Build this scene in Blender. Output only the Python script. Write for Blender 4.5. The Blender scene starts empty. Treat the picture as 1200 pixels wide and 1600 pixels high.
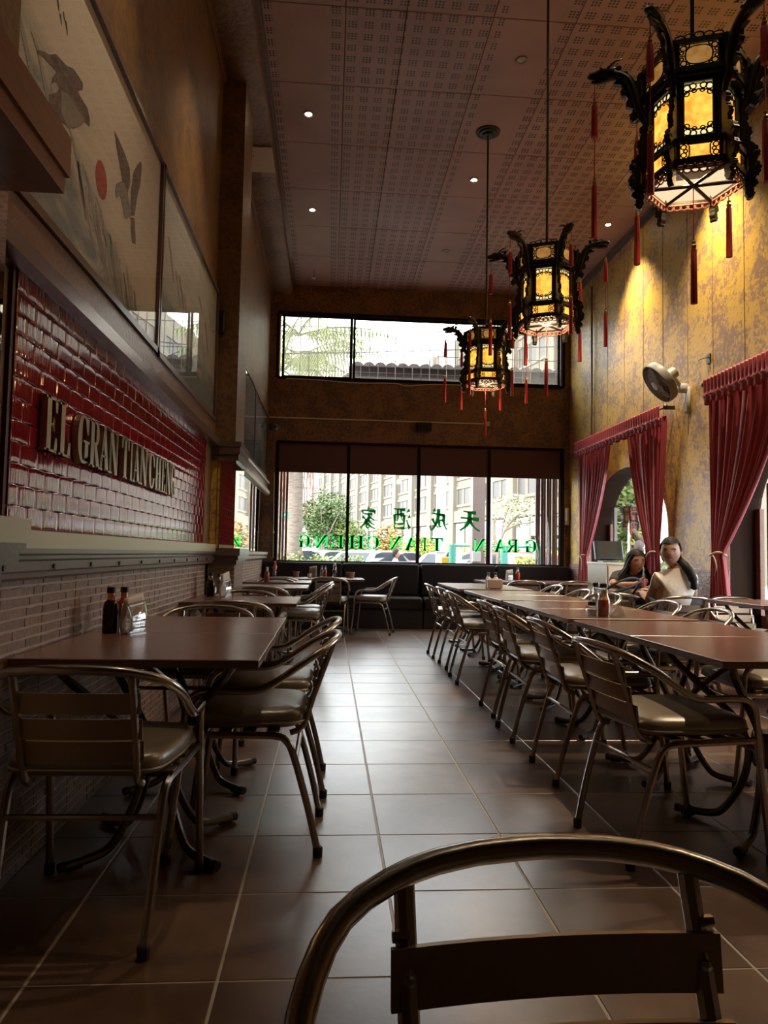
import bpy, bmesh, math, random
from mathutils import Vector, Matrix, Quaternion
R = math.radians
PI = math.pi
SC = bpy.context.scene
COL = SC.collection
random.seed(7)

# ---------------------------------------------------------------- camera
F_PX, PITCH, YAW, ROLL, CAM_H = 1134.0, 0.05808, 0.0737, 0.0182, 1.0334
cd = bpy.data.cameras.new('camera'); cam = bpy.data.objects.new('camera', cd); COL.objects.link(cam)
f = Vector((math.sin(YAW)*math.cos(PITCH), math.cos(YAW)*math.cos(PITCH), math.sin(PITCH)))
r0 = Vector((math.cos(YAW), -math.sin(YAW), 0)); u0 = r0.cross(f)
rr = r0*math.cos(ROLL) + u0*math.sin(ROLL); uu = u0*math.cos(ROLL) - r0*math.sin(ROLL)
cam.matrix_world = Matrix(((rr.x, uu.x, -f.x, 0), (rr.y, uu.y, -f.y, 0), (rr.z, uu.z, -f.z, CAM_H), (0, 0, 0, 1)))
cd.sensor_fit = 'VERTICAL'; cd.sensor_height = 36.0; cd.sensor_width = 27.0; cd.lens = 36.0*F_PX/1600.0
cd.clip_start = 0.02; cd.clip_end = 600
SC.camera = cam

# ---------------------------------------------------------------- sky, sun, exposure
SKY, SUN, EXPOSURE = 3.4, 1.7, 1.74
LAMP_W, WASH_W, LANTERN_E = 6.0, 165.0, 0.29
w = bpy.data.worlds.new('sky'); SC.world = w; w.use_nodes = True
bg = w.node_tree.nodes['Background']; bg.inputs[0].default_value = (0.93, 0.96, 1.0, 1); bg.inputs[1].default_value = SKY
sd = bpy.data.lights.new('sun', 'SUN'); so = bpy.data.objects.new('sun', sd); COL.objects.link(so)
sd.energy = SUN; sd.angle = R(12); sd.color = (1.0, 0.94, 0.84)
so.rotation_euler = Vector((-0.75, -0.45, 0.9)).to_track_quat('Z', 'Y').to_euler()
vs = SC.view_settings; vs.view_transform = 'Standard'; vs.look = 'None'; vs.gamma = 1.0; vs.exposure = EXPOSURE
vs.use_curve_mapping = False
SC.display_settings.display_device = 'sRGB'
try:
    SC.cycles.max_bounces = 10; SC.cycles.diffuse_bounces = 5; SC.cycles.glossy_bounces = 5
    SC.cycles.transparent_max_bounces = 16; SC.cycles.use_denoising = True
    SC.cycles.sample_clamp_indirect = 6.0
    SC.cycles.caustics_reflective = False; SC.cycles.caustics_refractive = False
except Exception:
    pass

# ---------------------------------------------------------------- helpers: materials
def nmat(name):
    m = bpy.data.materials.new(name); m.use_nodes = True
    return m, m.node_tree.nodes, m.node_tree.links
def mat(name, col, rough=0.5, metal=0.0, spec=0.5, n=None, bump=None, coat=0.0, rand=0.0, alpha=None, emit=None, sheen=0.0):
    """principled; n=(scale, colour2, low, high[, (sx,sy,sz)]) mottling, bump=(scale, strength[, dist]), rand per object brightness"""
    m, N, L = nmat(name); b = N['Principled BSDF']
    b.inputs['Base Color'].default_value = (*col, 1); b.inputs['Roughness'].default_value = rough
    b.inputs['Metallic'].default_value = metal; b.inputs['Specular IOR Level'].default_value = spec
    b.inputs['Coat Weight'].default_value = coat; b.inputs['Coat Roughness'].default_value = 0.1
    if sheen: b.inputs['Sheen Weight'].default_value = sheen
    geo = N.new('ShaderNodeNewGeometry')
    src = None
    if n:
        vec = geo.outputs['Position']
        if len(n) > 4:
            mp = N.new('ShaderNodeMapping'); mp.inputs['Scale'].default_value = n[4]; L.new(vec, mp.inputs[0]); vec = mp.outputs[0]
        t = N.new('ShaderNodeTexNoise'); t.inputs['Scale'].default_value = n[0]; t.inputs['Detail'].default_value = 6; t.inputs['Roughness'].default_value = 0.62
        L.new(vec, t.inputs['Vector'])
        cr = N.new('ShaderNodeValToRGB'); cr.color_ramp.elements[0].position = n[2]; cr.color_ramp.elements[1].position = n[3]
        cr.color_ramp.elements[0].color = (*col, 1); cr.color_ramp.elements[1].color = (*n[1], 1)
        L.new(t.outputs['Fac'], cr.inputs[0]); src = cr.outputs[0]
    if rand:
        oi = N.new('ShaderNodeObjectInfo'); mr = N.new('ShaderNodeMapRange')
        mr.inputs['To Min'].default_value = 1-rand; mr.inputs['To Max'].default_value = 1+rand
        L.new(oi.outputs['Random'], mr.inputs[0])
        hs = N.new('ShaderNodeHueSaturation'); L.new(mr.outputs[0], hs.inputs['Value'])
        if src: L.new(src, hs.inputs['Color'])
        else: hs.inputs['Color'].default_value = (*col, 1)
        src = hs.outputs[0]
    if src: L.new(src, b.inputs['Base Color'])
    if bump:
        t = N.new('ShaderNodeTexNoise'); t.inputs['Scale'].default_value = bump[0]; t.inputs['Detail'].default_value = 4
        L.new(geo.outputs['Position'], t.inputs['Vector'])
        bp = N.new('ShaderNodeBump'); bp.inputs['Strength'].default_value = bump[1]; bp.inputs['Distance'].default_value = bump[2] if len(bump) > 2 else 0.01
        L.new(t.outputs['Fac'], bp.inputs['Height']); L.new(bp.outputs[0], b.inputs['Normal'])
    if emit:
        b.inputs['Emission Color'].default_value = (*emit[0], 1); b.inputs['Emission Strength'].default_value = emit[1]
    return m
def glassy(name, tint=(1, 1, 1), refl=0.06, rough=0.0, dirt=0.0, dirtcol=(0.8, 0.8, 0.75), ior=1.42):
    m, N, L = nmat(name); N.remove(N['Principled BSDF']); out = N['Material Output']
    tr = N.new('ShaderNodeBsdfTransparent'); tr.inputs[0].default_value = (*tint, 1)
    gl = N.new('ShaderNodeBsdfGlossy'); gl.inputs['Roughness'].default_value = rough
    lw = N.new('ShaderNodeFresnel'); gb = N.new('ShaderNodeNewGeometry'); mi_ = N.new('ShaderNodeMapRange')
    mi_.inputs['To Min'].default_value = ior; mi_.inputs['To Max'].default_value = 1/ior; L.new(gb.outputs['Backfacing'], mi_.inputs[0]); L.new(mi_.outputs[0], lw.inputs['IOR'])   # a thin sheet: the far face reflects like the near one
    mr = N.new('ShaderNodeMapRange'); mr.inputs['To Min'].default_value = max(0, refl-0.03); mr.inputs['To Max'].default_value = 0.95
    L.new(lw.outputs[0], mr.inputs[0])
    mx = N.new('ShaderNodeMixShader'); L.new(mr.outputs[0], mx.inputs[0]); L.new(tr.outputs[0], mx.inputs[1]); L.new(gl.outputs[0], mx.inputs[2])
    last = mx.outputs[0]
    if dirt:
        df = N.new('ShaderNodeBsdfTranslucent'); df.inputs[0].default_value = (*dirtcol, 1)
        m2 = N.new('ShaderNodeMixShader'); m2.inputs[0].default_value = dirt
        L.new(last, m2.inputs[1]); L.new(df.outputs[0], m2.inputs[2]); last = m2.outputs[0]
    L.new(last, out.inputs[0])
    return m
def emis(name, col, s):
    m, N, L = nmat(name); N.remove(N['Principled BSDF'])
    e = N.new('ShaderNodeEmission'); e.inputs[0].default_value = (*col, 1); e.inputs[1].default_value = s
    L.new(e.outputs[0], N['Material Output'].inputs[0]); return m

# ---------------------------------------------------------------- helpers: meshes
class MB:
    def __init__(s): s.v = []; s.f = []
    def add(s, vs, fs):
        o = len(s.v); s.v += [tuple(v) for v in vs]; s.f += [tuple(i+o for i in q) for q in fs]; return s
    def box(s, x0, y0, z0, x1, y1, z1, M=None):
        p = [Vector(q) for q in ((x0,y0,z0),(x1,y0,z0),(x1,y1,z0),(x0,y1,z0),(x0,y0,z1),(x1,y0,z1),(x1,y1,z1),(x0,y1,z1))]
        if M: p = [M @ q for q in p]
        return s.add(p, [(0,3,2,1),(4,5,6,7),(0,1,5,4),(1,2,6,5),(2,3,7,6),(3,0,4,7)])
    def cbox(s, cx, cy, cz, sx, sy, sz, M=None): return s.box(cx-sx/2, cy-sy/2, cz-sz/2, cx+sx/2, cy+sy/2, cz+sz/2, M)
    def bev(s, x0, y0, z0, x1, y1, z1, b=0.005, M=None):
        """box with chamfered edges on the z-top and sides"""
        P = []
        for z, k in ((z0, b), (z0+b, 0), (z1-b, 0), (z1, b)):
            for (x, y) in ((x0+k+ (b if k==0 else 0), y0+k), (x1-k-(b if k==0 else 0), y0+k), (x1-k, y0+k+(b if k==0 else 0)), (x1-k, y1-k-(b if k==0 else 0)), (x1-k-(b if k==0 else 0), y1-k), (x0+k+(b if k==0 else 0), y1-k), (x0+k, y1-k-(b if k==0 else 0)), (x0+k, y0+k+(b if k==0 else 0))):
                P.append(Vector((x, y, z)))
        if M: P = [M @ q for q in P]
        F = [tuple(range(7, -1, -1)), tuple(range(24, 32))]
        for l in range(3):
            for i in range(8): F.append((l*8+i, l*8+(i+1) % 8, (l+1)*8+(i+1) % 8, (l+1)*8+i))
        return s.add(P, F)
    def tube(s, pts, r, n=8, cap=True, closed=False):
        P = [Vector(p) for p in pts]; m = len(P); rs = r if isinstance(r, (list, tuple)) else [r]*m
        T = []
        for i in range(m):
            a = P[i-1] if (i or closed) else P[0]; b = P[(i+1) % m] if (i < m-1 or closed) else P[-1]
            t = b-a; T.append(t.normalized() if t.length > 1e-9 else Vector((0, 0, 1)))
        up = Vector((0, 0, 1)) if abs(T[0].z) < 0.9 else Vector((1, 0, 0))
        x = T[0].cross(up).normalized(); V = []
        for i in range(m):
            x = (x - T[i]*x.dot(T[i])); x = x.normalized() if x.length > 1e-6 else T[i].orthogonal().normalized()
            y = T[i].cross(x)
            for k in range(n):
                a = 2*PI*k/n; V.append(P[i] + (x*math.cos(a)+y*math.sin(a))*rs[i])
        F = []
        for i in range(m if closed else m-1):
            j = (i+1) % m
            for k in range(n): F.append((i*n+k, i*n+(k+1) % n, j*n+(k+1) % n, j*n+k))
        if cap and not closed: F += [tuple(range(n-1, -1, -1)), tuple((m-1)*n+k for k in range(n))]
        return s.add(V, F)
    def lathe(s, prof, n=16, M=None, c=(0, 0, 0), a0=0.0):
        V = []; F = []
        for (r, z) in prof:
            for k in range(n):
                a = a0+2*PI*k/n; q = Vector((c[0]+r*math.cos(a), c[1]+r*math.sin(a), c[2]+z)); V.append(M @ q if M else q)
        for i in range(len(prof)-1):
            for k in range(n): F.append((i*n+k, i*n+(k+1) % n, (i+1)*n+(k+1) % n, (i+1)*n+k))
        F += [tuple(range(n-1, -1, -1)), tuple((len(prof)-1)*n+k for k in range(n))]
        return s.add(V, F)
    def prism(s, poly, d, M):
        """2D polygon (u,v) extruded d along w; M maps (u,v,w) to space"""
        n = len(poly); V = [M @ Vector((u, v, 0)) for u, v in poly] + [M @ Vector((u, v, d)) for u, v in poly]
        F = [tuple(range(n-1, -1, -1)), tuple(range(n, 2*n))] + [(i, (i+1) % n, n+(i+1) % n, n+i) for i in range(n)]
        return s.add(V, F)
    def grid(s, fn, nu, nv):
        V = [fn(i/nu, j/nv) for j in range(nv+1) for i in range(nu+1)]
        F = [(j*(nu+1)+i, j*(nu+1)+i+1, (j+1)*(nu+1)+i+1, (j+1)*(nu+1)+i) for j in range(nv) for i in range(nu)]
        return s.add(V, F)
    def ball(s, c, rx, ry=None, rz=None, n=12, m=8, M=None):
        ry = ry or rx; rz = rz or rx; V = []; F = []
        for j in range(m+1):
            t = PI*j/m
            for k in range(n):
                a = 2*PI*k/n; q = Vector((rx*math.sin(t)*math.cos(a), ry*math.sin(t)*math.sin(a), -rz*math.cos(t)))
                V.append((M @ q if M else q) + Vector(c))
        for j in range(m):
            for k in range(n): F.append((j*n+k, j*n+(k+1) % n, (j+1)*n+(k+1) % n, (j+1)*n+k))
        return s.add(V, F)
    def mesh(s, name, smooth=False, ang=40):
        me = bpy.data.meshes.new(name); me.from_pydata([tuple(v) for v in s.v], [], s.f); me.validate(); me.update()
        b = bmesh.new(); b.from_mesh(me)
        bmesh.ops.remove_doubles(b, verts=b.verts, dist=1e-6)
        bmesh.ops.dissolve_degenerate(b, dist=1e-7, edges=b.edges)
        bmesh.ops.recalc_face_normals(b, faces=b.faces); b.to_mesh(me); b.free()
        if smooth:
            me.shade_smooth()
            try: me.set_sharp_from_angle(angle=R(ang))
            except Exception: pass
        return me
def link(name, me, m, parent=None, loc=None, rot=None, kind=None):
    o = bpy.data.objects.new(name, me)
    if m and not me.materials: me.materials.append(m)
    COL.objects.link(o)
    if parent: o.parent = parent
    if loc is not None: o.location = loc
    if rot is not None: o.rotation_euler = rot
    if kind: o['kind'] = kind
    return o
def obj(name, mb, m, parent=None, smooth=False, kind=None, loc=None, rot=None, ang=40):
    return link(name, mb.mesh(name, smooth, ang), m, parent, loc, rot, kind)
def tag(o, label, cat, group=None):
    o['label'] = label; o['category'] = cat
    if group: o['group'] = group
    return o
def thing(name, label, cat, loc=(0, 0, 0), rz=0.0, group=None):
    o = bpy.data.objects.new(name, None); COL.objects.link(o); o.location = loc; o.rotation_euler = (0, 0, rz)
    o.empty_display_size = 0.1
    return tag(o, label, cat, group)
def struct(name, mb, m, smooth=False):
    o = obj(name, mb, m, None, smooth); o['kind'] = 'structure'; return o
def kids(o): return [c for c in COL.objects if c.parent == o]
KIDS = {}
def dup(src, loc, rz, label, group=None):
    """a copy of a thing, its parts and their sub-parts"""
    if src.name not in KIDS:
        t = []
        for c in src.children: t.append((c, list(c.children)))
        KIDS[src.name] = t
    r = src.copy(); COL.objects.link(r); r.location = loc; r.rotation_euler = (0, 0, rz); r['label'] = label
    if group: r['group'] = group
    for c, gs in KIDS[src.name]:
        k = c.copy(); COL.objects.link(k); k.parent = r
        for g in gs:
            q = g.copy(); COL.objects.link(q); q.parent = k
    return r
def catmull(pts, k=4):
    P = [Vector(p) for p in pts]; out = []
    for i in range(len(P)-1):
        a = P[max(0, i-1)]; b = P[i]; c = P[i+1]; d = P[min(len(P)-1, i+2)]
        for j in range(k):
            t = j/k; out.append(0.5*((2*b)+(c-a)*t+(2*a-5*b+4*c-d)*t*t+(3*b-a-3*c+d)*t**3))
    out.append(P[-1]); return out
def frame_M(o, u, v):
    """columns u, v, u x v at origin o"""
    u = Vector(u); v = Vector(v); n = u.cross(v)
    return Matrix(((u.x, v.x, n.x, o[0]), (u.y, v.y, n.y, o[1]), (u.z, v.z, n.z, o[2]), (0, 0, 0, 1)))

# ---------------------------------------------------------------- materials
def wallpaper(name, base, patch, lo=0.47, hi=0.56, rough=0.45, relief=0.5):
    m, N, L = nmat(name); b = N['Principled BSDF']; b.inputs['Roughness'].default_value = rough
    g = N.new('ShaderNodeNewGeometry')
    big = N.new('ShaderNodeTexNoise'); big.inputs['Scale'].default_value = 4.0; big.inputs['Detail'].default_value = 3
    fine = N.new('ShaderNodeTexNoise'); fine.inputs['Scale'].default_value = 26; fine.inputs['Detail'].default_value = 6; fine.inputs['Roughness'].default_value = 0.7
    for t in (big, fine): L.new(g.outputs['Position'], t.inputs['Vector'])
    ad = N.new('ShaderNodeMath'); ad.operation = 'MULTIPLY_ADD'; ad.inputs[1].default_value = 0.38
    L.new(big.outputs['Fac'], ad.inputs[0])
    sc = N.new('ShaderNodeMath'); sc.operation = 'MULTIPLY'; sc.inputs[1].default_value = 0.62; L.new(fine.outputs['Fac'], sc.inputs[0]); L.new(sc.outputs[0], ad.inputs[2])
    cr = N.new('ShaderNodeValToRGB'); cr.color_ramp.elements[0].position = lo; cr.color_ramp.elements[1].position = hi
    cr.color_ramp.elements[0].color = (*base, 1); cr.color_ramp.elements[1].color = (*patch, 1)
    L.new(ad.outputs[0], cr.inputs[0]); L.new(cr.outputs[0], b.inputs['Base Color'])
    bp = N.new('ShaderNodeBump'); bp.inputs['Strength'].default_value = relief; bp.inputs['Distance'].default_value = 0.012
    L.new(ad.outputs[0], bp.inputs['Height']); L.new(bp.outputs[0], b.inputs['Normal'])
    return m
M = {}
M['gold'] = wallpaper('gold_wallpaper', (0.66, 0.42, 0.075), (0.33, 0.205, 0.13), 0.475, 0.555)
M['gold_shaded'] = wallpaper('shaded_gold_wallpaper', (0.20, 0.105, 0.035), (0.10, 0.052, 0.028), 0.44, 0.58, 0.42, 0.9)  # the gold paper again, shade of the left side put into its colour
M['gold_backlit'] = wallpaper('backlit_gold_wallpaper', (0.21, 0.10, 0.042), (0.10, 0.048, 0.034), 0.47, 0.56, 0.55)  # the gold paper on the backlit wall, its lack of light put into the colour
M['plaster'] = mat('cream_plaster', (0.55, 0.47, 0.36), 0.6, bump=(30, 0.15))
M['dark_wall'] = mat('dark_brown_wall', (0.035, 0.018, 0.012), 0.7, spec=0.1)
M['floor_tile'] = mat('brown_ceramic_tile', (0.085, 0.048, 0.032), 0.28, n=(2.6, (0.17, 0.105, 0.075), 0.40, 0.64), bump=(55, 0.06, 0.004), rand=0.14, spec=1.0)
M['floor_tile'].node_tree.nodes['Principled BSDF'].inputs['IOR'].default_value = 1.62
M['grout'] = mat('grey_grout', (0.42, 0.38, 0.35), 0.5)
M['brick'] = mat('brown_brick', (0.27, 0.165, 0.115), 0.42, n=(26, (0.19, 0.105, 0.075), 0.4, 0.65), bump=(60, 0.35), rand=0.16)
M['mortar'] = mat('pale_mortar', (0.46, 0.37, 0.31), 0.6)
M['red_tile'] = mat('glossy_red_tile', (0.21, 0.009, 0.018), 0.07, rand=0.05, spec=0.85)
def ripple(m, scale, strength, dist):
    N, L = m.node_tree.nodes, m.node_tree.links; g = N.new('ShaderNodeNewGeometry'); mp = N.new('ShaderNodeMapping'); mp.inputs['Scale'].default_value = scale
    t = N.new('ShaderNodeTexNoise'); t.inputs['Scale'].default_value = 1.0; t.inputs['Detail'].default_value = 3; bp = N.new('ShaderNodeBump'); bp.inputs['Strength'].default_value = strength; bp.inputs['Distance'].default_value = dist
    L.new(g.outputs['Position'], mp.inputs[0]); L.new(mp.outputs[0], t.inputs['Vector']); L.new(t.outputs['Fac'], bp.inputs['Height']); L.new(bp.outputs[0], N['Principled BSDF'].inputs['Normal'])
ripple(M['red_tile'], (1, 55, 5), 0.22, 0.005)
M['cream_trim'] = mat('cream_painted_trim', (0.46, 0.41, 0.27), 0.35)
M['dark_trim'] = mat('dark_wood_trim', (0.10, 0.062, 0.05), 0.28, n=(12, (0.16, 0.10, 0.08), 0.4, 0.7, (1, 8, 8)))
M['worn_trim'] = mat('worn_brown_trim', (0.16, 0.085, 0.06), 0.3, n=(30, (0.42, 0.33, 0.26), 0.62, 0.68, (1, 4, 1)), bump=(40, 0.2))
M['steel_rail'] = mat('brushed_rail', (0.30, 0.25, 0.25), 0.22, metal=0.8)
M['wood_red'] = mat('red_brown_wood', (0.23, 0.105, 0.06), 0.4, n=(9, (0.16, 0.07, 0.04), 0.4, 0.7, (1, 1, 10)))
M['alu'] = mat('polished_aluminium', (0.36, 0.315, 0.28), 0.24, metal=1.0, bump=(90, 0.03))
M['slat'] = mat('satin_aluminium', (0.30, 0.22, 0.15), 0.36, metal=0.75)
M['cushion'] = mat('khaki_vinyl', (0.155, 0.122, 0.078), 0.36, spec=1.0, bump=(45, 0.12, 0.006), rand=0.12)
M['cushion'].node_tree.nodes['Principled BSDF'].inputs['IOR'].default_value = 1.65
M['rubber'] = mat('black_rubber', (0.015, 0.014, 0.013), 0.6)
M['table_top'] = mat('reddish_laminate', (0.17, 0.078, 0.045), 0.25, n=(3, (0.125, 0.055, 0.032), 0.4, 0.7), bump=(80, 0.05, 0.003), spec=1.0)
M['table_top'].node_tree.nodes['Principled BSDF'].inputs['IOR'].default_value = 1.6
M['table_edge'] = mat('brown_edge_band', (0.17, 0.09, 0.065), 0.4)
M['table_leg'] = mat('dark_steel_tube', (0.12, 0.105, 0.095), 0.28, metal=0.85)
M['black'] = mat('black_lacquer', (0.012, 0.010, 0.010), 0.35)
M['black_vinyl'] = mat('black_vinyl', (0.010, 0.007, 0.007), 0.5, bump=(60, 0.1), spec=0.25)
M['win_frame'] = mat('dark_window_frame', (0.02, 0.016, 0.015), 0.9, spec=0.0)
M['blind'] = mat('maroon_blind', (0.085, 0.028, 0.026), 0.75)
M['curtain'] = mat('crimson_curtain', (0.30, 0.018, 0.034), 0.55, sheen=0.25, bump=(120, 0.08))
M['cord'] = mat('cream_cord', (0.55, 0.46, 0.33), 0.6)
M['white'] = mat('white_plastic', (0.62, 0.60, 0.56), 0.4)
M['grey'] = mat('grey_plastic', (0.25, 0.24, 0.23), 0.45)
M['glass'] = glassy('clear_glass', (0.97, 0.985, 0.98), 0.03)
M['dusty_glass'] = glassy('dusty_glass', (0.80, 0.79, 0.74), 0.03, dirt=0.22, dirtcol=(0.30, 0.28, 0.24))
M['pic_glass'] = glassy('picture_glass', (0.99, 0.99, 0.99), 0.12, ior=1.2)
M['crystal'] = glassy('cut_glass', (0.93, 0.95, 0.95), 0.16, 0.05)
M['mirror'] = mat('mirror', (0.80, 0.80, 0.78), 0.02, metal=1.0)
M['letter'] = mat('bronze_letter', (0.34, 0.28, 0.19), 0.34, metal=1.0)
def vinyl(name, col):
    m, N, L = nmat(name); b = N['Principled BSDF']; b.inputs['Base Color'].default_value = (*col, 1)
    t = N.new('ShaderNodeBsdfTranslucent'); t.inputs[0].default_value = (*col, 1); mx = N.new('ShaderNodeMixShader'); mx.inputs[0].default_value = 0.85
    L.new(b.outputs[0], mx.inputs[1]); L.new(t.outputs[0], mx.inputs[2]); L.new(mx.outputs[0], N['Material Output'].inputs[0]); return m
M['green_text'] = vinyl('green_vinyl', (0.03, 0.92, 0.33)); M['dk_green_text'] = vinyl('dark_green_vinyl', (0.02, 0.24, 0.085))
M['tassel'] = mat('red_tassel', (0.42, 0.012, 0.022), 0.6, bump=(200, 0.3, 0.002))
M['brass'] = mat('brass_bead', (0.55, 0.35, 0.12), 0.3, metal=0.9)
M['pink_fret'] = mat('pink_fretwork', (0.45, 0.20, 0.17), 0.5)
# ================================================================ the room
XB = -0.985
XL, XR, YB, YF, ZC = -0.95, 3.6, 10.7, -2.5, 5.02
fl = struct('floor', MB().box(XL-0.15, YF-0.1, -0.12, XR+0.35, YB+0.22, -0.0018), M['grout'])
cache = {}
def tile_mesh(sx, sy):
    k = (round(sx, 3), round(sy, 3))
    if k not in cache: cache[k] = MB().bev(0, 0, -0.012, sx, sy, 0.0, 0.0025).mesh('floor_tile')
    return cache[k]
xs = [XB+0.01]+[-0.247+0.45*i for i in range(-1, 9)]+[XR-0.005]; xs = [x for x in xs if XB < x < XR]
ys = [0.9336+0.45*i for i in range(22)]; ys = [y for y in ys if y < YB-0.05]+[YB-0.005]
for i in range(len(xs)-1):
    for j in range(len(ys)-1):
        link('floor_tile', tile_mesh(xs[i+1]-xs[i]-0.006, ys[j+1]-ys[j]-0.004), M['floor_tile'], fl, (xs[i]+0.003, ys[j]+0.002, 0))
# ceiling of perforated panels
def perforated():
    m, N, L = nmat('perforated_ceiling_panel'); b = N['Principled BSDF']; b.inputs['Roughness'].default_value = 0.42
    g = N.new('ShaderNodeNewGeometry'); sp = N.new('ShaderNodeSeparateXYZ'); L.new(g.outputs['Position'], sp.inputs[0])
    def mt(op, a, b_=None, c=None):
        n = N.new('ShaderNodeMath'); n.operation = op
        for i, q in enumerate((a, b_, c)):
            if q is None: continue
            if isinstance(q, (int, float)): n.inputs[i].default_value = q
            else: L.new(q, n.inputs[i])
        return n.outputs[0]
    def axis(o, p, off, hp):
        fr = mt('MULTIPLY', mt('FRACT', mt('DIVIDE', mt('ADD', o, 20+off), p)), p)   # 0..p
        q = mt('DIVIDE', mt('SUBTRACT', fr, (p-3*hp)/2), hp)
        inside = mt('MULTIPLY', mt('GREATER_THAN', q, 0.0), mt('LESS_THAN', q, 3.0))
        d = mt('SUBTRACT', mt('FRACT', q), 0.5)
        return inside, mt('MULTIPLY', d, d)
    ix, dx = axis(sp.outputs[0], 0.1245, 0.022, 0.026); iy, dy = axis(sp.outputs[1], 0.1286, 0.01, 0.026)
    dot = mt('LESS_THAN', mt('ADD', dx, dy), 0.12)
    band = None
    for a, c in ((-0.60, -0.515), (-0.10, 1.22), (1.64, 3.13)):
        q = mt('MULTIPLY', mt('GREATER_THAN', sp.outputs[0], a), mt('LESS_THAN', sp.outputs[0], c))
        band = q if band is None else mt('ADD', band, q)
    h = mt('MULTIPLY', mt('MULTIPLY', dot, band), mt('MULTIPLY', ix, iy))
    t = N.new('ShaderNodeTexNoise'); t.inputs['Scale'].default_value = 1.7; t.inputs['Detail'].default_value = 5; L.new(g.outputs['Position'], t.inputs['Vector'])
    cr = N.new('ShaderNodeValToRGB'); cr.color_ramp.elements[0].color = (0.32, 0.18, 0.175, 1); cr.color_ramp.elements[1].color = (0.40, 0.245, 0.24, 1)
    cr.color_ramp.elements[0].position = 0.35; cr.color_ramp.elements[1].position = 0.7; L.new(t.outputs['Fac'], cr.inputs[0])
    mx = N.new('ShaderNodeMix'); mx.data_type = 'RGBA'; L.new(h, mx.inputs[0]); L.new(cr.outputs[0], mx.inputs[6]); mx.inputs[7].default_value = (0.012, 0.008, 0.008, 1)
    L.new(mx.outputs[2], b.inputs['Base Color'])
    bp = N.new('ShaderNodeBump'); bp.invert = True; bp.inputs['Strength'].default_value = 0.8; bp.inputs['Distance'].default_value = 0.008
    L.new(h, bp.inputs['Height']); L.new(bp.outputs[0], b.inputs['Normal'])
    return m
M['ceil'] = perforated()
ce = struct('ceiling', MB().box(XL-0.1, YF-0.1, ZC+0.02, XR+0.35, YB+0.22, ZC+0.16), M['dark_wall'])
cx = [-0.60, 0.03, 0.477, 1.125, 1.745, 2.365, 2.985, XR]; cy = [5.99+0.9*i for i in range(-4, 6)]+[YB]
for i in range(len(cx)-1):
    for j in range(len(cy)-1):
        obj('ceiling_panel', MB().bev(cx[i]+0.002, cy[j]+0.003, ZC, cx[i+1]-0.002, cy[j+1]-0.003, ZC+0.018, 0.003), M['ceil'], ce)

wl = struct('wall_left', MB().box(XL-0.15, YF-0.1, 0.94, XL, YB+0.2, ZC+0.02).box(XL-0.15, YF-0.1, 0, XB, YB+0.2, 0.94), M['gold_shaded'])
# --- left wainscot of thin bricks, laid as panels with straight upright joints every third brick
obj('mortar_bed', MB().box(XB, 0.9, 0.0, XB+0.0125, 5.8, 0.94), M['mortar'], wl)
obj('mortar_bed', MB().box(XB, 6.35, 0.0, XB+0.0125, YB, 0.94), M['mortar'], wl)
def brick_mb(l, h, d=0.012, seed=0):
    rnd = random.Random(seed); b = 0.003; j = lambda: rnd.uniform(-0.0018, 0.0018)
    v = [(0, 0, 0), (0, l, 0), (0, l, h), (0, 0, h), (d, b+j(), b+j()), (d, l-b+j(), b+j()), (d, l-b+j(), h-b+j()), (d, b+j(), h-b+j()), (d, l*0.33, h-b-0.0015+j()*1.3), (d, l*0.66, h-b+j()*1.3), (d, l*0.5, b+0.001+j())]
    return v, [(0, 1, 5, 10, 4), (1, 2, 6, 5), (2, 3, 7, 8, 9, 6), (3, 0, 4, 7), (4, 10, 5, 6, 9, 8, 7)]
ROWS = 28; RH = 0.944/ROWS
def brick_rows(y0, y1):
    for r in range(ROWS):
        rnd = random.Random(r*31+5); y = y0
        while y < y1-0.02:
            # a ceramic panel of about 0.30 with three bricks of uneven length
            e = min(y+0.32, y1); a = y+rnd.uniform(0.07, 0.25)
            cuts = [y]+[q for q in (a,) if q < e-0.03]+[e]
            for p, q in zip(cuts, cuts[1:]): yield r, p+0.0016, q-0.0016
            y += 0.32
protos = {}
near = []; far = []
for r, a, c in brick_rows(1.92, 5.8): (near if c < 3.62 else far).append((r, a, c))
far += near[300:]; near = near[:300]
for i, (r, a, c) in enumerate(near):
    k = (round((c-a)*100), i % 3)
    if k not in protos: v, fz = brick_mb(c-a, RH-0.003, seed=i); protos[k] = (MB().add(v, fz).mesh('brick'), c-a)
    me, l0 = protos[k]
    o = link('brick', me, M['brick'], wl, (XB+0.003, a, r*RH+0.002)); o.scale = (1, (c-a)/l0, 1)
fb = MB()
for i, (r, a, c) in enumerate(far+list(brick_rows(6.36, YB-0.02))):
    v, fz = brick_mb(c-a, RH-0.003, seed=i); fb.add([(XB+0.003+p[0], a+p[1], r*RH+0.002+p[2]) for p in v], fz)
obj('brick_field', fb, M['brick'], wl, kind='stuff')
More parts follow.
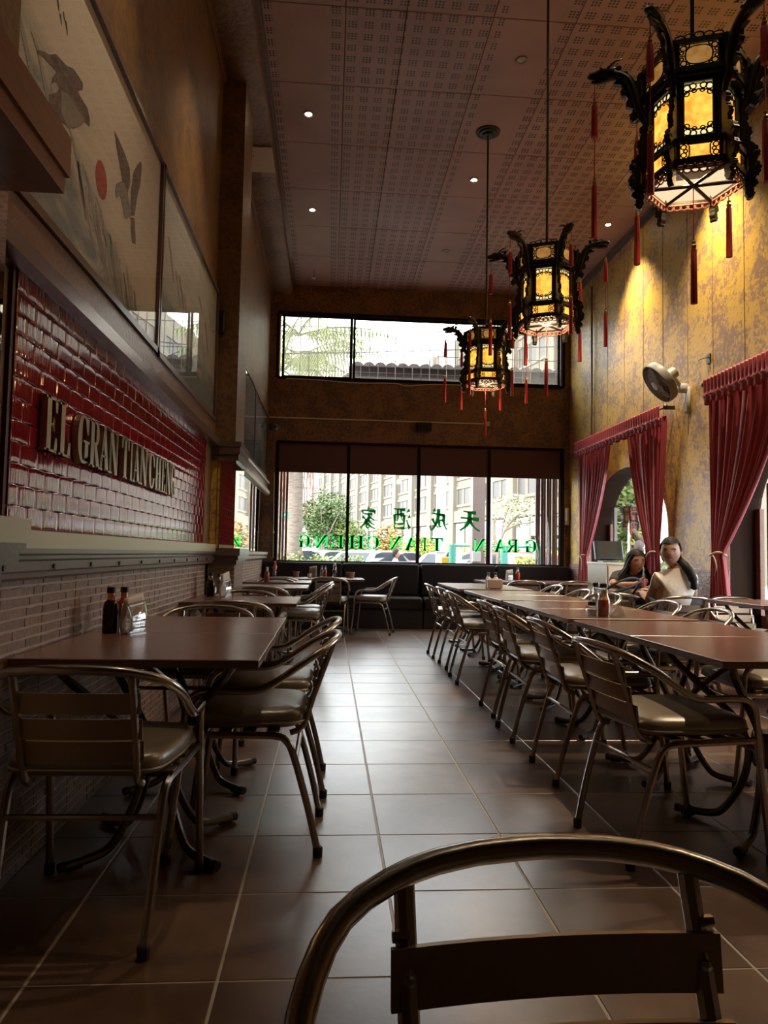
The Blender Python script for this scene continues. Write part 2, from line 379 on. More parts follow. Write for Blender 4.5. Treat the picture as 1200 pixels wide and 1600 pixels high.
# --- glossy red tiles above the ledge
obj('tile_bed', MB().box(XL, 2.15, 1.06, XL+0.012, 5.47, 1.88), mat('dark_red_grout', (0.05, 0.006, 0.008), 0.5), wl)
def tile_pillow(w, h):
    def fn(u, v):
        e = min(u, 1-u, 0.5); g = min(v, 1-v, 0.5)
        bulge = 0.0018*(1-abs(2*u-1)**60)*(1-abs(2*v-1)**40)+0.00006*math.sin(u*PI*7)
        return (0.002+bulge, u*w, v*h-0.0025*math.cos(u*2*PI)*(1 if v in (0, 1) else 0.6))
    cu = [0, 0.012, 0.03, 0.15, 0.3, 0.5, 0.7, 0.85, 0.97, 0.988, 1.0]; cv = [0, 0.02, 0.05, 0.3, 0.7, 0.95, 0.98, 1.0]
    return MB().grid(lambda u, v: fn(cu[round(u*10)], cv[round(v*7)]), 10, 7).mesh('red_tile', True, 80)
TW, TH = 0.1308, 0.0637; tp = {}
for r in range(12):
    y = 2.17-(TW/2 if r % 2 else 0)
    while y < 5.44:
        a = max(y, 2.17); c = min(y+TW, 5.45)
        if c-a > 0.03:
            k = round(c-a, 3)
            if k not in tp: tp[k] = tile_pillow(c-a-0.001, TH-0.001)
            link('red_tile', tp[k], M['red_tile'], wl, (XL+0.014, a+0.001, 1.093+r*TH))
        y += TW
# --- ledges and rails along the left wall
def run(name, prof, y0, y1, m):
    """a moulding: profile of (x out from the wall, z) drawn along the wall"""
    p = [(XL, prof[0][1])]+[(XL+x, z) for x, z in prof]+[(XL, prof[-1][1])]
    return struct(name, MB().prism([(x, z) for x, z in p], y1-y0, Matrix(((1,0,0,0),(0,0,1,y0),(0,1,0,0),(0,0,0,1)))), m)
run('trim_1', [(0.062, 1.032), (0.062, 1.086)], 1.95, 5.8, M['cream_trim'])
t2 = run('trim_2', [(0.03, 0.935), (0.04, 0.943), (0.04, 0.958), (0.052, 0.964), (0.052, 0.992), (0.044, 0.998), (0.044, 1.010), (0.062, 1.016), (0.062, 1.032)], 1.95, 5.8, M['dark_trim'])
for k in range(10):
    obj('bolt', MB().tube([(XL+0.045, 2.08+0.37*k, 0.975), (XL+0.058, 2.08+0.37*k, 0.975)], 0.0085, 8), M['black'], t2)
t3 = run('trim_3', [(0.03, 1.845), (0.075, 1.852), (0.075, 1.905), (0.06, 1.915), (0.03, 1.925)], 1.95, 5.8, M['steel_rail'])
for k in range(5):
    obj('bolt', MB().tube([(XL+0.03, 2.4+0.75*k, 1.935), (XL+0.036, 2.4+0.75*k, 1.935)], 0.008, 8), M['black'], t3)
run('trim_4', [(0.022, 1.925), (0.022, 2.055)], 1.95, 5.8, M['worn_trim'])
run('trim_5', [(0.05, 1.000), (0.055, 1.036)], 6.35, YB, M['cream_trim'])
run('trim_6', [(0.03, 0.935), (0.045, 0.95), (0.045, 0.985), (0.05, 1.0)], 6.35, YB, M['dark_trim'])
run('trim_7', [(0.04, 1.865), (0.055, 1.875), (0.055, 1.925), (0.03, 1.935)], 6.35, YB, M['cream_trim'])
run('trim_8', [(0.02, 1.935), (0.02, 2.03)], 6.35, YB, M['worn_trim'])
run('trim_9', [(0.05, 2.03), (0.06, 2.045), (0.03, 2.07)], 6.35, YB, M['cream_trim'])
# mirror between ledge and rail on the far stretch
mi = thing('wall_mirror', 'long frameless mirror low on the far left wall reflecting the street window', 'mirror', (XL+0.006, 8.5, 1.45))
obj('mirror_sheet', MB().box(-0.005, -2.1, -0.413, 0.012, 2.16, 0.413), M['mirror'], mi)
obj('backing_edge', MB().box(-0.006, -2.12, -0.415, 0.004, 2.18, 0.415), M['dark_trim'], mi)
# --- pillars on the left wall
def pillar(n, y0, y1, xs_, caps, shaftx):
    p = struct('pillar_%d' % n, MB().box(XL, y0, caps[1][1], XL+shaftx, y1, ZC-0.14), M['gold_shaded'])
    return p
p1 = pillar(1, 5.8, 6.35, 0.2, ((0.93, 1.06), (1.75, 1.90)), 0.185); p1['kind'] = 'structure'
pb = obj('pillar_base', MB().box(XL, 5.803, 0, XL+0.196, 6.35, 0.93), M['mortar'], p1)
rb = MB()
for r in range(ROWS):
    y = 0.0; rnd = random.Random(r); x = XL+0.003
    while x < XL+0.19:
        l = rnd.uniform(0.06, 0.11); e = min(x+l, XL+0.203)
        rb.box(x+0.002, 5.79, r*RH+0.002, e-0.002, 5.81, (r+1)*RH-0.002); x = e
    y = 5.80
    while y < 6.34:
        l = rnd.uniform(0.07, 0.11); e = min(y+l, 6.35)
        rb.box(XL+0.19, y+0.002, r*RH+0.002, XL+0.206, e-0.002, (r+1)*RH-0.002); y = e
obj('brick_field', rb, M['brick'], p1, kind='stuff')
cap = MB().box(XL, 5.775, 0.93, XL+0.222, 6.375, 0.965).box(XL, 5.765, 0.965, XL+0.236, 6.385, 1.0).box(XL, 5.75, 1.0, XL+0.25, 6.40, 1.06)
obj('ledge_cap', cap, M['dark_trim'], p1)
obj('shaft', MB().box(XL, 5.81, 1.06, XL+0.19, 6.35, 1.75), M['gold_shaded'], p1)
obj('paper_strip', MB().box(XL+0.003, 5.80, 1.06, XL+0.075, 5.812, 1.75), M['gold'], p1)
obj('strip_bead', MB().box(XL+0.052, 5.795, 1.06, XL+0.056, 5.812, 1.75).box(XL+0.075, 5.795, 1.06, XL+0.082, 5.812, 1.75), M['dark_trim'], p1)
obj('mirror_sheet', MB().box(XL+0.082, 5.80, 1.06, XL+0.19, 5.812, 1.75).box(XL+0.188, 5.80, 1.06, XL+0.195, 6.35, 1.75), M['mirror'], p1)
cap = MB().box(XL, 5.775, 1.75, XL+0.215, 6.375, 1.80).box(XL, 5.765, 1.80, XL+0.226, 6.385, 1.86).box(XL, 5.76, 1.86, XL+0.235, 6.39, 1.90)
obj('upper_cap', cap, M['dark_trim'], p1)
p2 = struct('pillar_2', MB().box(XL, 1.4, 2.15, XL+0.085, 1.95, ZC-0.14), M['gold_shaded'])
obj('shaft', MB().box(XL, 1.4, 1.10, XL+0.075, 1.94, 2.0), M['dark_trim'], p2)
obj('mirror_sheet', MB().box(XL+0.075, 1.4, 1.11, XL+0.083, 1.935, 2.0), M['mirror'], p2)
obj('upper_cap', MB().box(XL, 1.34, 2.0, XL+0.205, 1.99, 2.05).box(XL, 1.34, 2.05, XL+0.215, 2.0, 2.16), M['wood_red'], p2)
obj('ledge_cap', MB().box(XL, 1.34, 1.045, XL+0.175, 1.95, 1.108), M['cream_trim'], p2)
obj('ledge_moulding', MB().box(XL, 1.34, 0.93, XL+0.11, 1.94, 0.99).box(XL, 1.34, 0.99, XL+0.15, 1.945, 1.02).box(XL, 1.34, 1.02, XL+0.165, 1.95, 1.045), M['dark_trim'], p2)
obj('pillar_base', MB().box(XL, 1.4, 0, XL+0.085, 1.93, 0.93), M['mortar'], p2)
# wallpapered duct under the ceiling on the left, its paper sagging at the seams
def duct(u, v):
    y = YF+(YB-YF)*v; sag = 0.012*math.sin(y*4.1)+0.01*math.sin(y*9.7+1)
    P = [(XL, ZC-0.135), (XL+0.12, ZC-0.15+sag), (XL+0.26, ZC-0.14+sag), (XL+0.315, ZC-0.115+sag*0.5), (XL+0.32, ZC-0.05), (XL+0.325, ZC+0.02)]
    k = min(int(u*5), 4); t = u*5-k
    return (P[k][0]+(P[k+1][0]-P[k][0])*t, y, P[k][1]+(P[k+1][1]-P[k][1])*t)
d = obj('ceiling_duct', MB().grid(duct, 5, 90), M['gold_shaded'], None, True); d['kind'] = 'structure'
obj('patch', MB().box(XL+0.05, 6.75, ZC-0.158, XL+0.318, 7.2, ZC-0.15), M['plaster'], d)
struct('trim_10', MB().box(XL+0.322, YF, ZC-0.03, XL+0.35, YB, ZC+0.01).box(XL+0.35, YF, ZC-0.012, XL+0.37, YB, ZC+0.01), M['dark_trim'])
struct('trim_11', MB().box(XL, YF, ZC-0.175, XL+0.02, YB, ZC-0.13).box(XL+0.02, YF, ZC-0.155, XL+0.032, YB, ZC-0.13), M['wood_red'])
struct('trim_12', MB().box(XR-0.02, YF, ZC-0.07, XR, YB, ZC+0.01).box(XR-0.035, YF, ZC-0.04, XR-0.02, YB, ZC+0.01).box(XR-0.06, YF, ZC-0.012, XR-0.035, YB, ZC+0.01), M['dark_trim'])
# --- back wall
W1 = (-0.80, 3.49, 0.90, 2.67); W2 = (-0.83, 3.50, 3.62, 4.60)
wb = MB()
wb.box(XL-0.15, YB, 0, W1[0], YB+0.2, ZC+0.02).box(W2[1], YB, 0, XR+0.3, YB+0.2, ZC+0.02)
wb.box(W1[0], YB, 0, W2[1], YB+0.2, W1[2]).box(W1[0], YB, W1[3], W2[1], YB+0.2, W2[2]).box(W1[0], YB, W2[3], W2[1], YB+0.2, ZC+0.02)
wb.box(W1[1], YB, W1[2], W2[1], YB+0.2, W1[3])
wback = struct('wall_back', wb, M['gold_backlit'])
obj('paper_seam', MB().box(-0.9, YB-0.004, 3.30, 3.55, YB, 3.306).box(-0.9, YB-0.004, 2.985, 3.55, YB, 2.990), M['dark_trim'], wback)
struct('wall_front', MB().box(XL-0.1, YF-0.12, 0, XR+0.35, YF, ZC+0.02), M['gold_shaded'])
# --- right wall with two arched openings
def arch(y0, y1, spring, rise, n=14):
    c = (y0+y1)/2; a = (y1-y0)/2
    return [(y1, 0.0), (y1, spring)]+[(c+a*math.cos(PI*k/n), spring+rise*math.sin(PI*k/n)) for k in range(1, n)]+[(y0, spring), (y0, 0.0)]
OP1, OP2 = (7.5, 9.78), (4.55, 6.3)
def wall_right():
    """upright strips; over an opening a strip starts at the arch line"""
    me = bpy.data.meshes.new('wall_right'); b = bmesh.new(); X2 = XR+0.28
    def quad(pts, mi):
        fc = b.faces.new([b.verts.new(p) for p in pts]); fc.material_index = mi
    def strip(y0, z0, y1, z1):
        t = ZC+0.02
        quad([(XR, y0, z0), (XR, y0, t), (XR, y1, t), (XR, y1, z1)], 0); quad([(X2, y0, z0), (X2, y1, z1), (X2, y1, t), (X2, y0, t)], 0)
        if z0 > 0 or z1 > 0: quad([(XR, y0, z0), (XR, y1, z1), (X2, y1, z1), (X2, y0, z0)], 1)
    prev = YF
    for op in (OP2, OP1):
        strip(prev, 0, op[0], 0); A = arch(op[0], op[1], 1.35, 0.8, 20)[1:-1][::-1]
        for p, q in zip(A, A[1:]): strip(p[0], p[1], q[0], q[1])
        for y in op: quad([(XR, y, 0), (XR, y, 1.35), (X2, y, 1.35), (X2, y, 0)], 1)
        prev = op[1]
    strip(prev, 0, YB+0.2, 0); quad([(XR, YF, 0), (X2, YF, 0), (X2, YF, ZC), (XR, YF, ZC)], 0)
    bmesh.ops.remove_doubles(b, verts=b.verts, dist=1e-5); bmesh.ops.recalc_face_normals(b, faces=b.faces); b.to_mesh(me); b.free()
    me.materials.append(M['gold']); me.materials.append(M['dark_wall']); return me
wr = link('wall_right', wall_right(), None); wr['kind'] = 'structure'
rb = MB(); bedr = MB()
for (a0, a1) in ((YF, OP2[0]), (OP2[1], OP1[0]), (OP1[1], YB)):
    bedr.box(XR-0.012, a0+0.002, 0, XR, a1-0.002, 0.94)
    if a0 < 0: continue
    for r in range(ROWS):
        rnd = random.Random(r*7+int(a0*10)); y = a0+0.003+rnd.uniform(0, 0.05)
        while y < a1-0.03:
            e = min(y+rnd.uniform(0.07, 0.11), a1-0.003); rb.box(XR-0.017, y+0.002, r*RH+0.003, XR-0.011, e-0.002, (r+1)*RH-0.003); y = e
obj('mortar_bed', bedr, M['mortar'], wr); obj('brick_field', rb, M['brick'], wr, kind='stuff')
sm = MB()
for k in range(13): sm.box(XR-0.003, 0.2+0.53*k, 0.94, XR, 0.204+0.53*k, ZC-0.08) if not any(o[0]-0.1 < 0.2+0.53*k < o[1]+0.1 for o in (OP1, OP2)) else sm.box(XR-0.003, 0.2+0.53*k, 2.3, XR, 0.204+0.53*k, ZC-0.08)
for y in (7.05, 7.6, 8.1, 8.65, 9.2, 9.75): sm.box(XR-0.003, y, 2.3, XR, y+0.004, ZC-0.08)
obj('paper_seam', sm, mat('seam_brown', (0.20, 0.13, 0.06), 0.6), wr)
# arched windows at the outer face of the right wall
def side_window(n, op):
    y0, y1 = op
    wdw = struct('window_%d' % n, MB().box(XR+0.24, y0, 0, XR+0.28, y0+0.07, 1.5).box(XR+0.24, y1-0.07, 0, XR+0.28, y1, 1.5).box(XR+0.24, y0, 0, XR+0.28, y1, 0.55), M['wood_red'])
    for yy, tk, mm in ((y1-0.20, 0.02, 'grey'), (y1-1.22, 0.035, 'win_frame'), (y0+0.42, 0.03, 'win_frame')):
        if yy > y0+0.1: obj('mullion', MB().box(XR+0.235, yy-tk, 0.55, XR+0.275, yy+tk, 2.10 if tk > .03 else 1.72), M[mm], wdw)
    p = arch(y0+0.01, y1-0.01, 1.35, 0.79)
    me = MB().prism([(q[0], max(q[1], 0.55)) for q in p], 0.006, Matrix(((0, 0, 1, XR+0.255), (1, 0, 0, 0), (0, 1, 0, 0), (0, 0, 0, 1))))
    obj('pane', me, M['glass'], wdw)
    return wdw
side_window(3, OP1); side_window(4, OP2)
struct('trim_13', MB().box(XR+0.28, 3.6, 2.75, 6.4, YB+0.3, 2.83), M['dark_trim'])      # added unseen roof outside, keeps the sky's light out of the arched alcoves
# --- big street window: four panes
w1 = struct('window_1', MB().box(W1[0], YB-0.01, W1[2]-0.02, W1[1], YB+0.09, W1[2]+0.02).box(W1[0], YB-0.01, W1[3]-0.03, W1[1], YB+0.09, W1[3]+0.01).box(W1[0]-0.02, YB-0.01, W1[2], W1[0]+0.025, YB+0.09, W1[3]).box(W1[1]-0.035, YB-0.01, W1[2], W1[1]+0.02, YB+0.09, W1[3]), M['win_frame'])
MUL = [W1[0], 0.252, 1.303, 2.367, W1[1]]
for x in MUL[1:4]: obj('mullion', MB().box(x-0.022, YB+0.005, W1[2], x+0.022, YB+0.075, W1[3]), M['win_frame'], w1)
for a, c in zip(MUL, MUL[1:]): obj('pane', MB().box(a+0.01, YB+0.045, W1[2], c-0.01, YB+0.051, W1[3]), M['glass'], w1)
obj('inner_sill', MB().box(W1[0], YB-0.03, W1[2]-0.045, W1[1], YB+0.02, W1[2]-0.018), M['white'], w1)
for i, (a, c) in enumerate(zip(MUL, MUL[1:])):
    t = thing('window_blind', 'maroon roller blind over the %s pane of the street window' % ('leftmost', 'second', 'third', 'rightmost')[i], 'blind', ((a+c)/2, YB+0.02, 2.63), 0, 'roller blinds')
    hw = (c-a)/2-0.012
    obj('fabric', MB().box(-hw, -0.002, -0.40, hw, 0.002, 0), M['blind'], t); obj('bottom_bar', MB().box(-hw, -0.008, -0.415, hw, 0.008, -0.395), M['blind'], t)
    obj('roller', MB().tube([(-hw, 0, 0.0), (hw, 0, 0.0)], 0.018, 8), M['blind'], t)
# --- upper window with sliding sashes and security bars
w2 = struct('window_2', MB().box(W2[0], YB-0.02, W2[2]-0.02, W2[1], YB+0.1, W2[2]+0.015).box(W2[0], YB-0.01, W2[3]-0.02, W2[1], YB+0.1, W2[3]+0.02).box(W2[0]-0.02, YB-0.01, W2[2], W2[0]+0.01, YB+0.1, W2[3]).box(W2[1]-0.02, YB-0.01, W2[2], W2[1]+0.02, YB+0.1, W2[3]), M['win_frame'])
def sash(x0, x1, y, g):
    s = obj('sash', MB().box(x0, y-0.015, W2[2]+0.01, x0+0.035, y+0.015, W2[3]-0.02).box(x1-0.035, y-0.015, W2[2]+0.01, x1, y+0.015, W2[3]-0.02).box(x0, y-0.015, W2[2]+0.01, x1, y+0.015, W2[2]+0.04).box(x0, y-0.015, W2[3]-0.05, x1, y+0.015, W2[3]-0.02), M['win_frame'], w2)
    obj('pane', MB().box(x0+0.03, y-0.003, W2[2]+0.03, x1-0.03, y+0.003, W2[3]-0.04), g, s)
sash(-0.77, 0.27, YB+0.03, M['dusty_glass']); sash(0.285, 2.35, YB+0.06, M['glass']); sash(2.33, W2[1]-0.05, YB+0.03, glassy('hazy_glass', (0.9, 0.9, 0.86), 0.03, dirt=0.10, dirtcol=(0.3, 0.28, 0.25)))
for k in range(33): obj('security_bar', MB().tube([(W2[0]+0.06+0.131*k, YB+0.14, W2[2]), (W2[0]+0.06+0.131*k, YB+0.14, W2[3])], 0.006, 6), M['white'] if k % 2 else M['grey'], w2)
for z in (3.78, 4.06, 4.45): obj('security_bar', MB().tube([(W2[0], YB+0.15, z), (W2[1], YB+0.15, z)], 0.005, 6), M['grey'], w2)
obj('sealant', MB().tube(catmull([(-0.7, YB-0.02, 3.60), (-0.2, YB-0.02, 3.595), (0.3, YB-0.02, 3.57), (0.9, YB-0.02, 3.585), (1.1, YB-0.03, 3.55), (1.5, YB-0.02, 3.59), (2.4, YB-0.02, 3.595)], 4), 0.008, 5), M['white'], w2)
# ================================================================ lettering
def rect(a, b, c, d): return [(a, b), (c, b), (c, d), (a, d)]
def ring(cx, cy, rx, ry, a0, a1, t0, t1, n=18):
    """half-moon stroke: thickest where it faces left or right (t1), thin at top and bottom (t0)"""
    o = []; q = []
    for k in range(n+1):
        a = R(a0+(a1-a0)*k/n); t = t0+(t1-t0)*abs(math.cos(a))**1.3
        o.append((cx+rx*math.cos(a), cy+ry*math.sin(a))); q.append((cx+(rx-t)*math.cos(a), cy+(ry-0.05)*math.sin(a)))
    return [[o[k], o[k+1], q[k+1], q[k]] for k in range(n)]
TH_ = 0.045
def glyph(c, bold=1.0):
    t = TH_*bold; P = []
    sf = lambda x, y, w=0.16: rect(x-w, y, x+w, y+t)
    if c == 'E': P = [rect(.16,0,.38,1), rect(.04,0,.9,t), rect(.04,1-t,.88,1), rect(.3,.48,.66,.48+t), [(.66,.36),(.66,.66),(.60,.53),(.60,.48)], [(.88,1),(.76,1-t),(.83,.74),(.88,.74)], [(.9,0),(.9,.28),(.85,.28),(.76,t)]]
    elif c == 'L': P = [rect(.16,0,.38,1), rect(.04,0,.9,t), sf(.27,1-t,.22), [(.9,0),(.9,.30),(.85,.30),(.74,t)]]
    elif c == 'T': P = [rect(.39,0,.61,1), rect(.04,1-t,.96,1), sf(.5,0,.22), [(.04,1),(.04,.72),(.09,.72),(.18,1-t)], [(.96,1),(.82,1-t),(.91,.72),(.96,.72)]]
    elif c == 'I': P = [rect(.38,0,.62,1), sf(.5,0,.24), sf(.5,1-t,.24)]
    elif c == 'H': P = [rect(.12,0,.34,1), rect(.66,0,.88,1), rect(.3,.48,.7,.48+t), sf(.23,0,.19), sf(.23,1-t,.19), sf(.77,0,.19), sf(.77,1-t,.19)]
    elif c == 'N': P = [rect(.13,0,.18,1), rect(.82,.02,.87,1), [(.06,1),(.33,1),(.87,.0),(.80,0),(.72,.0),(.16,.93)], sf(.155,0,.13), sf(.845,1-t,.13), sf(.14,1-t,.12)]
    elif c == 'A': P = [[(.10,0),(.15,0),(.50,.93),(.47,1)], [(.40,1),(.54,1),(.92,0),(.66,0)], rect(.24,.3,.72,.3+t), sf(.13,0,.13), sf(.79,0,.18)]
    elif c == 'R': P = [rect(.14,0,.36,1), rect(.3,1-t,.56,1), rect(.3,.48,.56,.48+t), sf(.25,0,.2), sf(.24,1-t,.2)]+ring(.55,.74,.32,.26,-90,90,.05,.20,10)+[[(.42,.5),(.62,.5),(.97,0),(.74,0)], rect(.74,0,1.0,t)]
    elif c in 'CG':
        P = ring(.52,.5,.46,.5,52,308,.05,.24)+[[(.88,.95),(.88,.62),(.83,.62),(.70,.86),(.80,.89)]]
        if c == 'C': P += [[(.80,.11),(.70,.13),(.86,.32),(.91,.30)]]
        else: P += [rect(.66,.06,.86,.44), rect(.56,.44,.98,.44+t), [(.66,.06),(.86,.20),(.86,.06),(.78,.02)]]
    return P
def letter_mb(c, w, h, d, Mx, bold=1.0, fat=0.055):
    mb = MB()
    for i, du in enumerate((-fat, fat)):
        for p in glyph(c, bold): mb.prism([((u+du)*w, v*h) for u, v in p], d-0.0002*i, Mx)
    return mb
# sign of bronze letters on the red tiles
sg = thing('restaurant_sign', 'raised bronze serif letters EL GRAN TIAN CHENG on the red tile wall', 'sign', (XL+0.03, 3.3, 1.345))
words = [('E',2.355,2.46),('L',2.475,2.585),('G',2.650,2.775),('R',2.782,2.900),('A',2.900,3.020),('N',3.020,3.150),('T',3.200,3.315),('I',3.322,3.390),('A',3.392,3.500),('N',3.505,3.645),('C',3.675,3.800),('H',3.812,3.935),('E',3.950,4.045),('N',4.055,4.175),('G',4.185,4.290)]
for c, a, b in words:
    obj('letter', letter_mb(c, b-a, 0.178, 0.022, frame_M((-0.008, a-3.3, 0), (0, 1, 0), (0, 0, 1))), M['letter'], sg)
# green words on the street window, seen from behind so mirrored
wn = [('G',2.92,3.116),('R',2.647,2.832),('A',2.452,2.640),('N',2.142,2.336),('T',1.496,1.690),('I',1.353,1.468),('A',1.104,1.305),('N',0.876,1.076),('C',0.535,0.740),('H',0.275,0.510),('E',0.016,0.215),('N',-0.228,-0.015),('G',-0.462,-0.28)]
for c, a, b in wn:
    z0 = 1.108+0.012*(0 if a < 1 else -1)
    obj('letter', letter_mb(c, b-a, 0.192, 0.002, frame_M((b, YB+0.040, z0), (-1, 0, 0), (0, 0, 1)), 1.6, 0.03), M['green_text'], w1)
def brush(strokes, x0, x1, z0, z1):
    mb = MB()
    for si, (wd, pts) in enumerate(strokes):
        P = catmull([(p[0], p[1], 0) for p in pts], 4); n = len(P); a = []; b = []
        for i, p in enumerate(P):
            t = (P[min(i+1, n-1)]-P[max(i-1, 0)]); t = t.normalized() if t.length else Vector((1, 0, 0))
            k = 1.6*wd*(0.75+0.35*math.cos(i/(n-1)*PI*1.2)); nn = Vector((-t.y, t.x, 0))*k
            a.append(p+nn); b.append(p-nn)
        V = [(x1-(q.x)*(x1-x0), YB+0.0395-0.0002*si+dy, z0+q.y*(z1-z0)) for dy in (0, 0.0008) for q in a+b]
        m = 2*n; F = []
        for i in range(n-1): F += [(i, i+1, n+i+1, n+i), (m+i, m+n+i, m+n+i+1, m+i+1), (i, m+i, m+i+1, i+1), (n+i, n+i+1, m+n+i+1, m+n+i)]
        F += [(0, n, m+n, m), (n-1, m+n-1, m+2*n-1, 2*n-1)]
        mb.add(V, F)
    return mb
CJK = {
 'tian': [(.05,[(.22,.84),(.5,.87),(.82,.92)]),(.055,[(.08,.54),(.5,.58),(.94,.62)]),(.06,[(.52,.88),(.50,.5),(.32,.2),(.04,.0)]),(.065,[(.52,.52),(.68,.24),(.98,.02)])],
 'cheng': [(.045,[(.16,.70),(.5,.74),(.86,.80)]),(.05,[(.2,.72),(.2,.4),(.12,.18),(.02,.04)]),(.04,[(.22,.46),(.46,.49)]),(.045,[(.46,.49),(.45,.2),(.33,.2)]),(.06,[(.5,1.0),(.54,.55),(.72,.18),(.90,.02),(.97,.22)]),(.04,[(.84,.55),(.7,.3),(.5,.12)]),(.045,[(.68,.98),(.82,.88)])],
 'jiu': [(.05,[(.06,.92),(.2,.82)]),(.05,[(.02,.64),(.15,.55)]),(.05,[(.03,.06),(.12,.2),(.22,.46)]),(.045,[(.30,.92),(.98,.96)]),(.05,[(.38,.68),(.37,.3),(.36,.0)]),(.05,[(.36,.69),(.92,.70)]),(.05,[(.92,.70),(.92,.02)]),(.04,[(.38,.07),(.92,.08)]),(.035,[(.56,.93),(.54,.6),(.46,.4)]),(.035,[(.74,.93),(.74,.46),(.86,.44)]),(.035,[(.42,.26),(.88,.27)])],
 'jia': [(.045,[(.48,1.0),(.56,.9)]),(.045,[(.14,.86),(.10,.70)]),(.045,[(.14,.83),(.5,.85),(.9,.86)]),(.045,[(.9,.86),(.8,.70)]),(.04,[(.26,.68),(.76,.70)]),(.04,[(.52,.68),(.38,.52),(.14,.42)]),(.05,[(.44,.56),(.60,.34),(.58,.06),(.44,.1)]),(.035,[(.52,.44),(.34,.28),(.14,.20)]),(.04,[(.56,.28),(.36,.12),(.08,.02)]),(.04,[(.86,.58),(.64,.42)]),(.055,[(.60,.42),(.76,.22),(.98,.06)])]}
for k, a, b in (('tian',1.929,2.248),('cheng',1.477,1.746),('jiu',0.933,1.19),('jia',0.44,0.686)):
    obj('character', brush(CJK[k], a, b, 1.402, 1.725), M['dk_green_text'], w1)

# ================================================================ framed paintings behind glass
def canvas_mat(name, paper, wash, seed, slope=0.0, lo=0.42, hi=0.62):
    """ink-wash sheet: paper colour with drifting washes of blue-grey"""
    m, N, L = nmat(name); b = N['Principled BSDF']; b.inputs['Roughness'].default_value = 0.7
    g = N.new('ShaderNodeNewGeometry'); mp = N.new('ShaderNodeMapping'); mp.inputs['Location'].default_value = (seed, seed*2, 0); mp.inputs['Rotation'].default_value = (0.9, 0, 0); mp.inputs['Scale'].default_value = (1, 0.8, 2.6)
    L.new(g.outputs['Position'], mp.inputs[0])
    t = N.new('ShaderNodeTexNoise'); t.inputs['Scale'].default_value = 2.4; t.inputs['Detail'].default_value = 7; t.inputs['Distortion'].default_value = 1.6; L.new(mp.outputs[0], t.inputs['Vector'])
    sp = N.new('ShaderNodeSeparateXYZ'); L.new(g.outputs['Position'], sp.inputs[0])
    # the wash sits below a diagonal of the sheet
    d = N.new('ShaderNodeMath'); d.operation = 'MULTIPLY_ADD'; d.inputs[1].default_value = slope; L.new(sp.outputs[1], d.inputs[0]); L.new(sp.outputs[2], d.inputs[2])
    mr = N.new('ShaderNodeMapRange'); mr.inputs['From Min'].default_value = 2.55+slope*3; mr.inputs['From Max'].default_value = 2.2+slope*3; mr.inputs['To Min'].default_value = -0.25; mr.inputs['To Max'].default_value = 0.26
    L.new(d.outputs[0], mr.inputs[0])
    ad = N.new('ShaderNodeMath'); ad.operation = 'ADD'; L.new(t.outputs['Fac'], ad.inputs[0]); L.new(mr.outputs[0], ad.inputs[1])
    cr = N.new('ShaderNodeValToRGB'); e = cr.color_ramp.elements; e[0].position = lo; e[0].color = (*paper, 1); e[1].position = hi; e[1].color = (*wash, 1)
    q = e.new((lo+hi)/2); q.color = tuple((p*0.75+w_*0.25) for p, w_ in zip(paper, wash))+(1,)
    L.new(ad.outputs[0], cr.inputs[0]); L.new(cr.outputs[0], b.inputs['Base Color'])
    return m
M['sheet1'] = canvas_mat('ink_wash_sheet', (0.84, 0.76, 0.65), (0.26, 0.34, 0.36), 1.3, 0.25, 0.38, 0.80)
M['sheet2'] = canvas_mat('grey_wash_sheet', (0.70, 0.72, 0.69), (0.20, 0.26, 0.29), 4.1, 0.0, 0.22, 0.72)
M['sheet3'] = canvas_mat('green_wash_sheet', (0.30, 0.32, 0.28), (0.10, 0.13, 0.13), 8.7, 0.0, 0.3, 0.6)
M['ink'] = mat('brown_ink', (0.13, 0.10, 0.09), 0.7, n=(40, (0.24, 0.19, 0.16), 0.45, 0.6))
M['ink_grey'] = mat('grey_ink', (0.30, 0.30, 0.28), 0.7, n=(25, (0.40, 0.36, 0.30), 0.4, 0.6))
M['ink_red'] = mat('red_pigment', (0.50, 0.09, 0.06), 0.7)
M['ink_black'] = mat('black_ink', (0.04, 0.035, 0.03), 0.7)
def painting(label, y0, y1, z0, z1, sheet, thick=0.03):
    t = thing('wall_painting', label, 'painting', (XL+0.004, (y0+y1)/2, z0)); h = z1-z0; l = (y1-y0)/2
    fr = MB().box(0, -l, 0, thick, l, 0.03).box(0, -l, 0.03, thick*0.7, l, 0.042).box(0, -l, h-0.02, thick, l, h).box(0, -l, 0, thick, -l+0.018, h).box(0, l-0.018, 0, thick, l, h)
    obj('frame', fr, M['dark_trim'], t); obj('canvas', MB().box(0.001, -l+0.015, 0.02, 0.010, l-0.015, h-0.015), sheet, t)
    obj('glass', MB().box(thick*0.62, -l+0.016, 0.03, thick*0.72, l-0.016, h-0.018), M['pic_glass'], t)
    return t
def ink(t, name, poly, m, lay=0):
    o = t.location
    return obj(name, MB().prism([(y-o.y, z-o.z) for y, z in poly], 0.0008, Matrix(((0,0,1,0.0103+0.0004*lay),(1,0,0,0),(0,1,0,0),(0,0,0,1)))), m, t)
pa = painting('framed ink painting of two eagles, a red sun and rocks, nearest on the left wall', 1.96, 3.82, 2.06, 3.09, M['sheet1'])
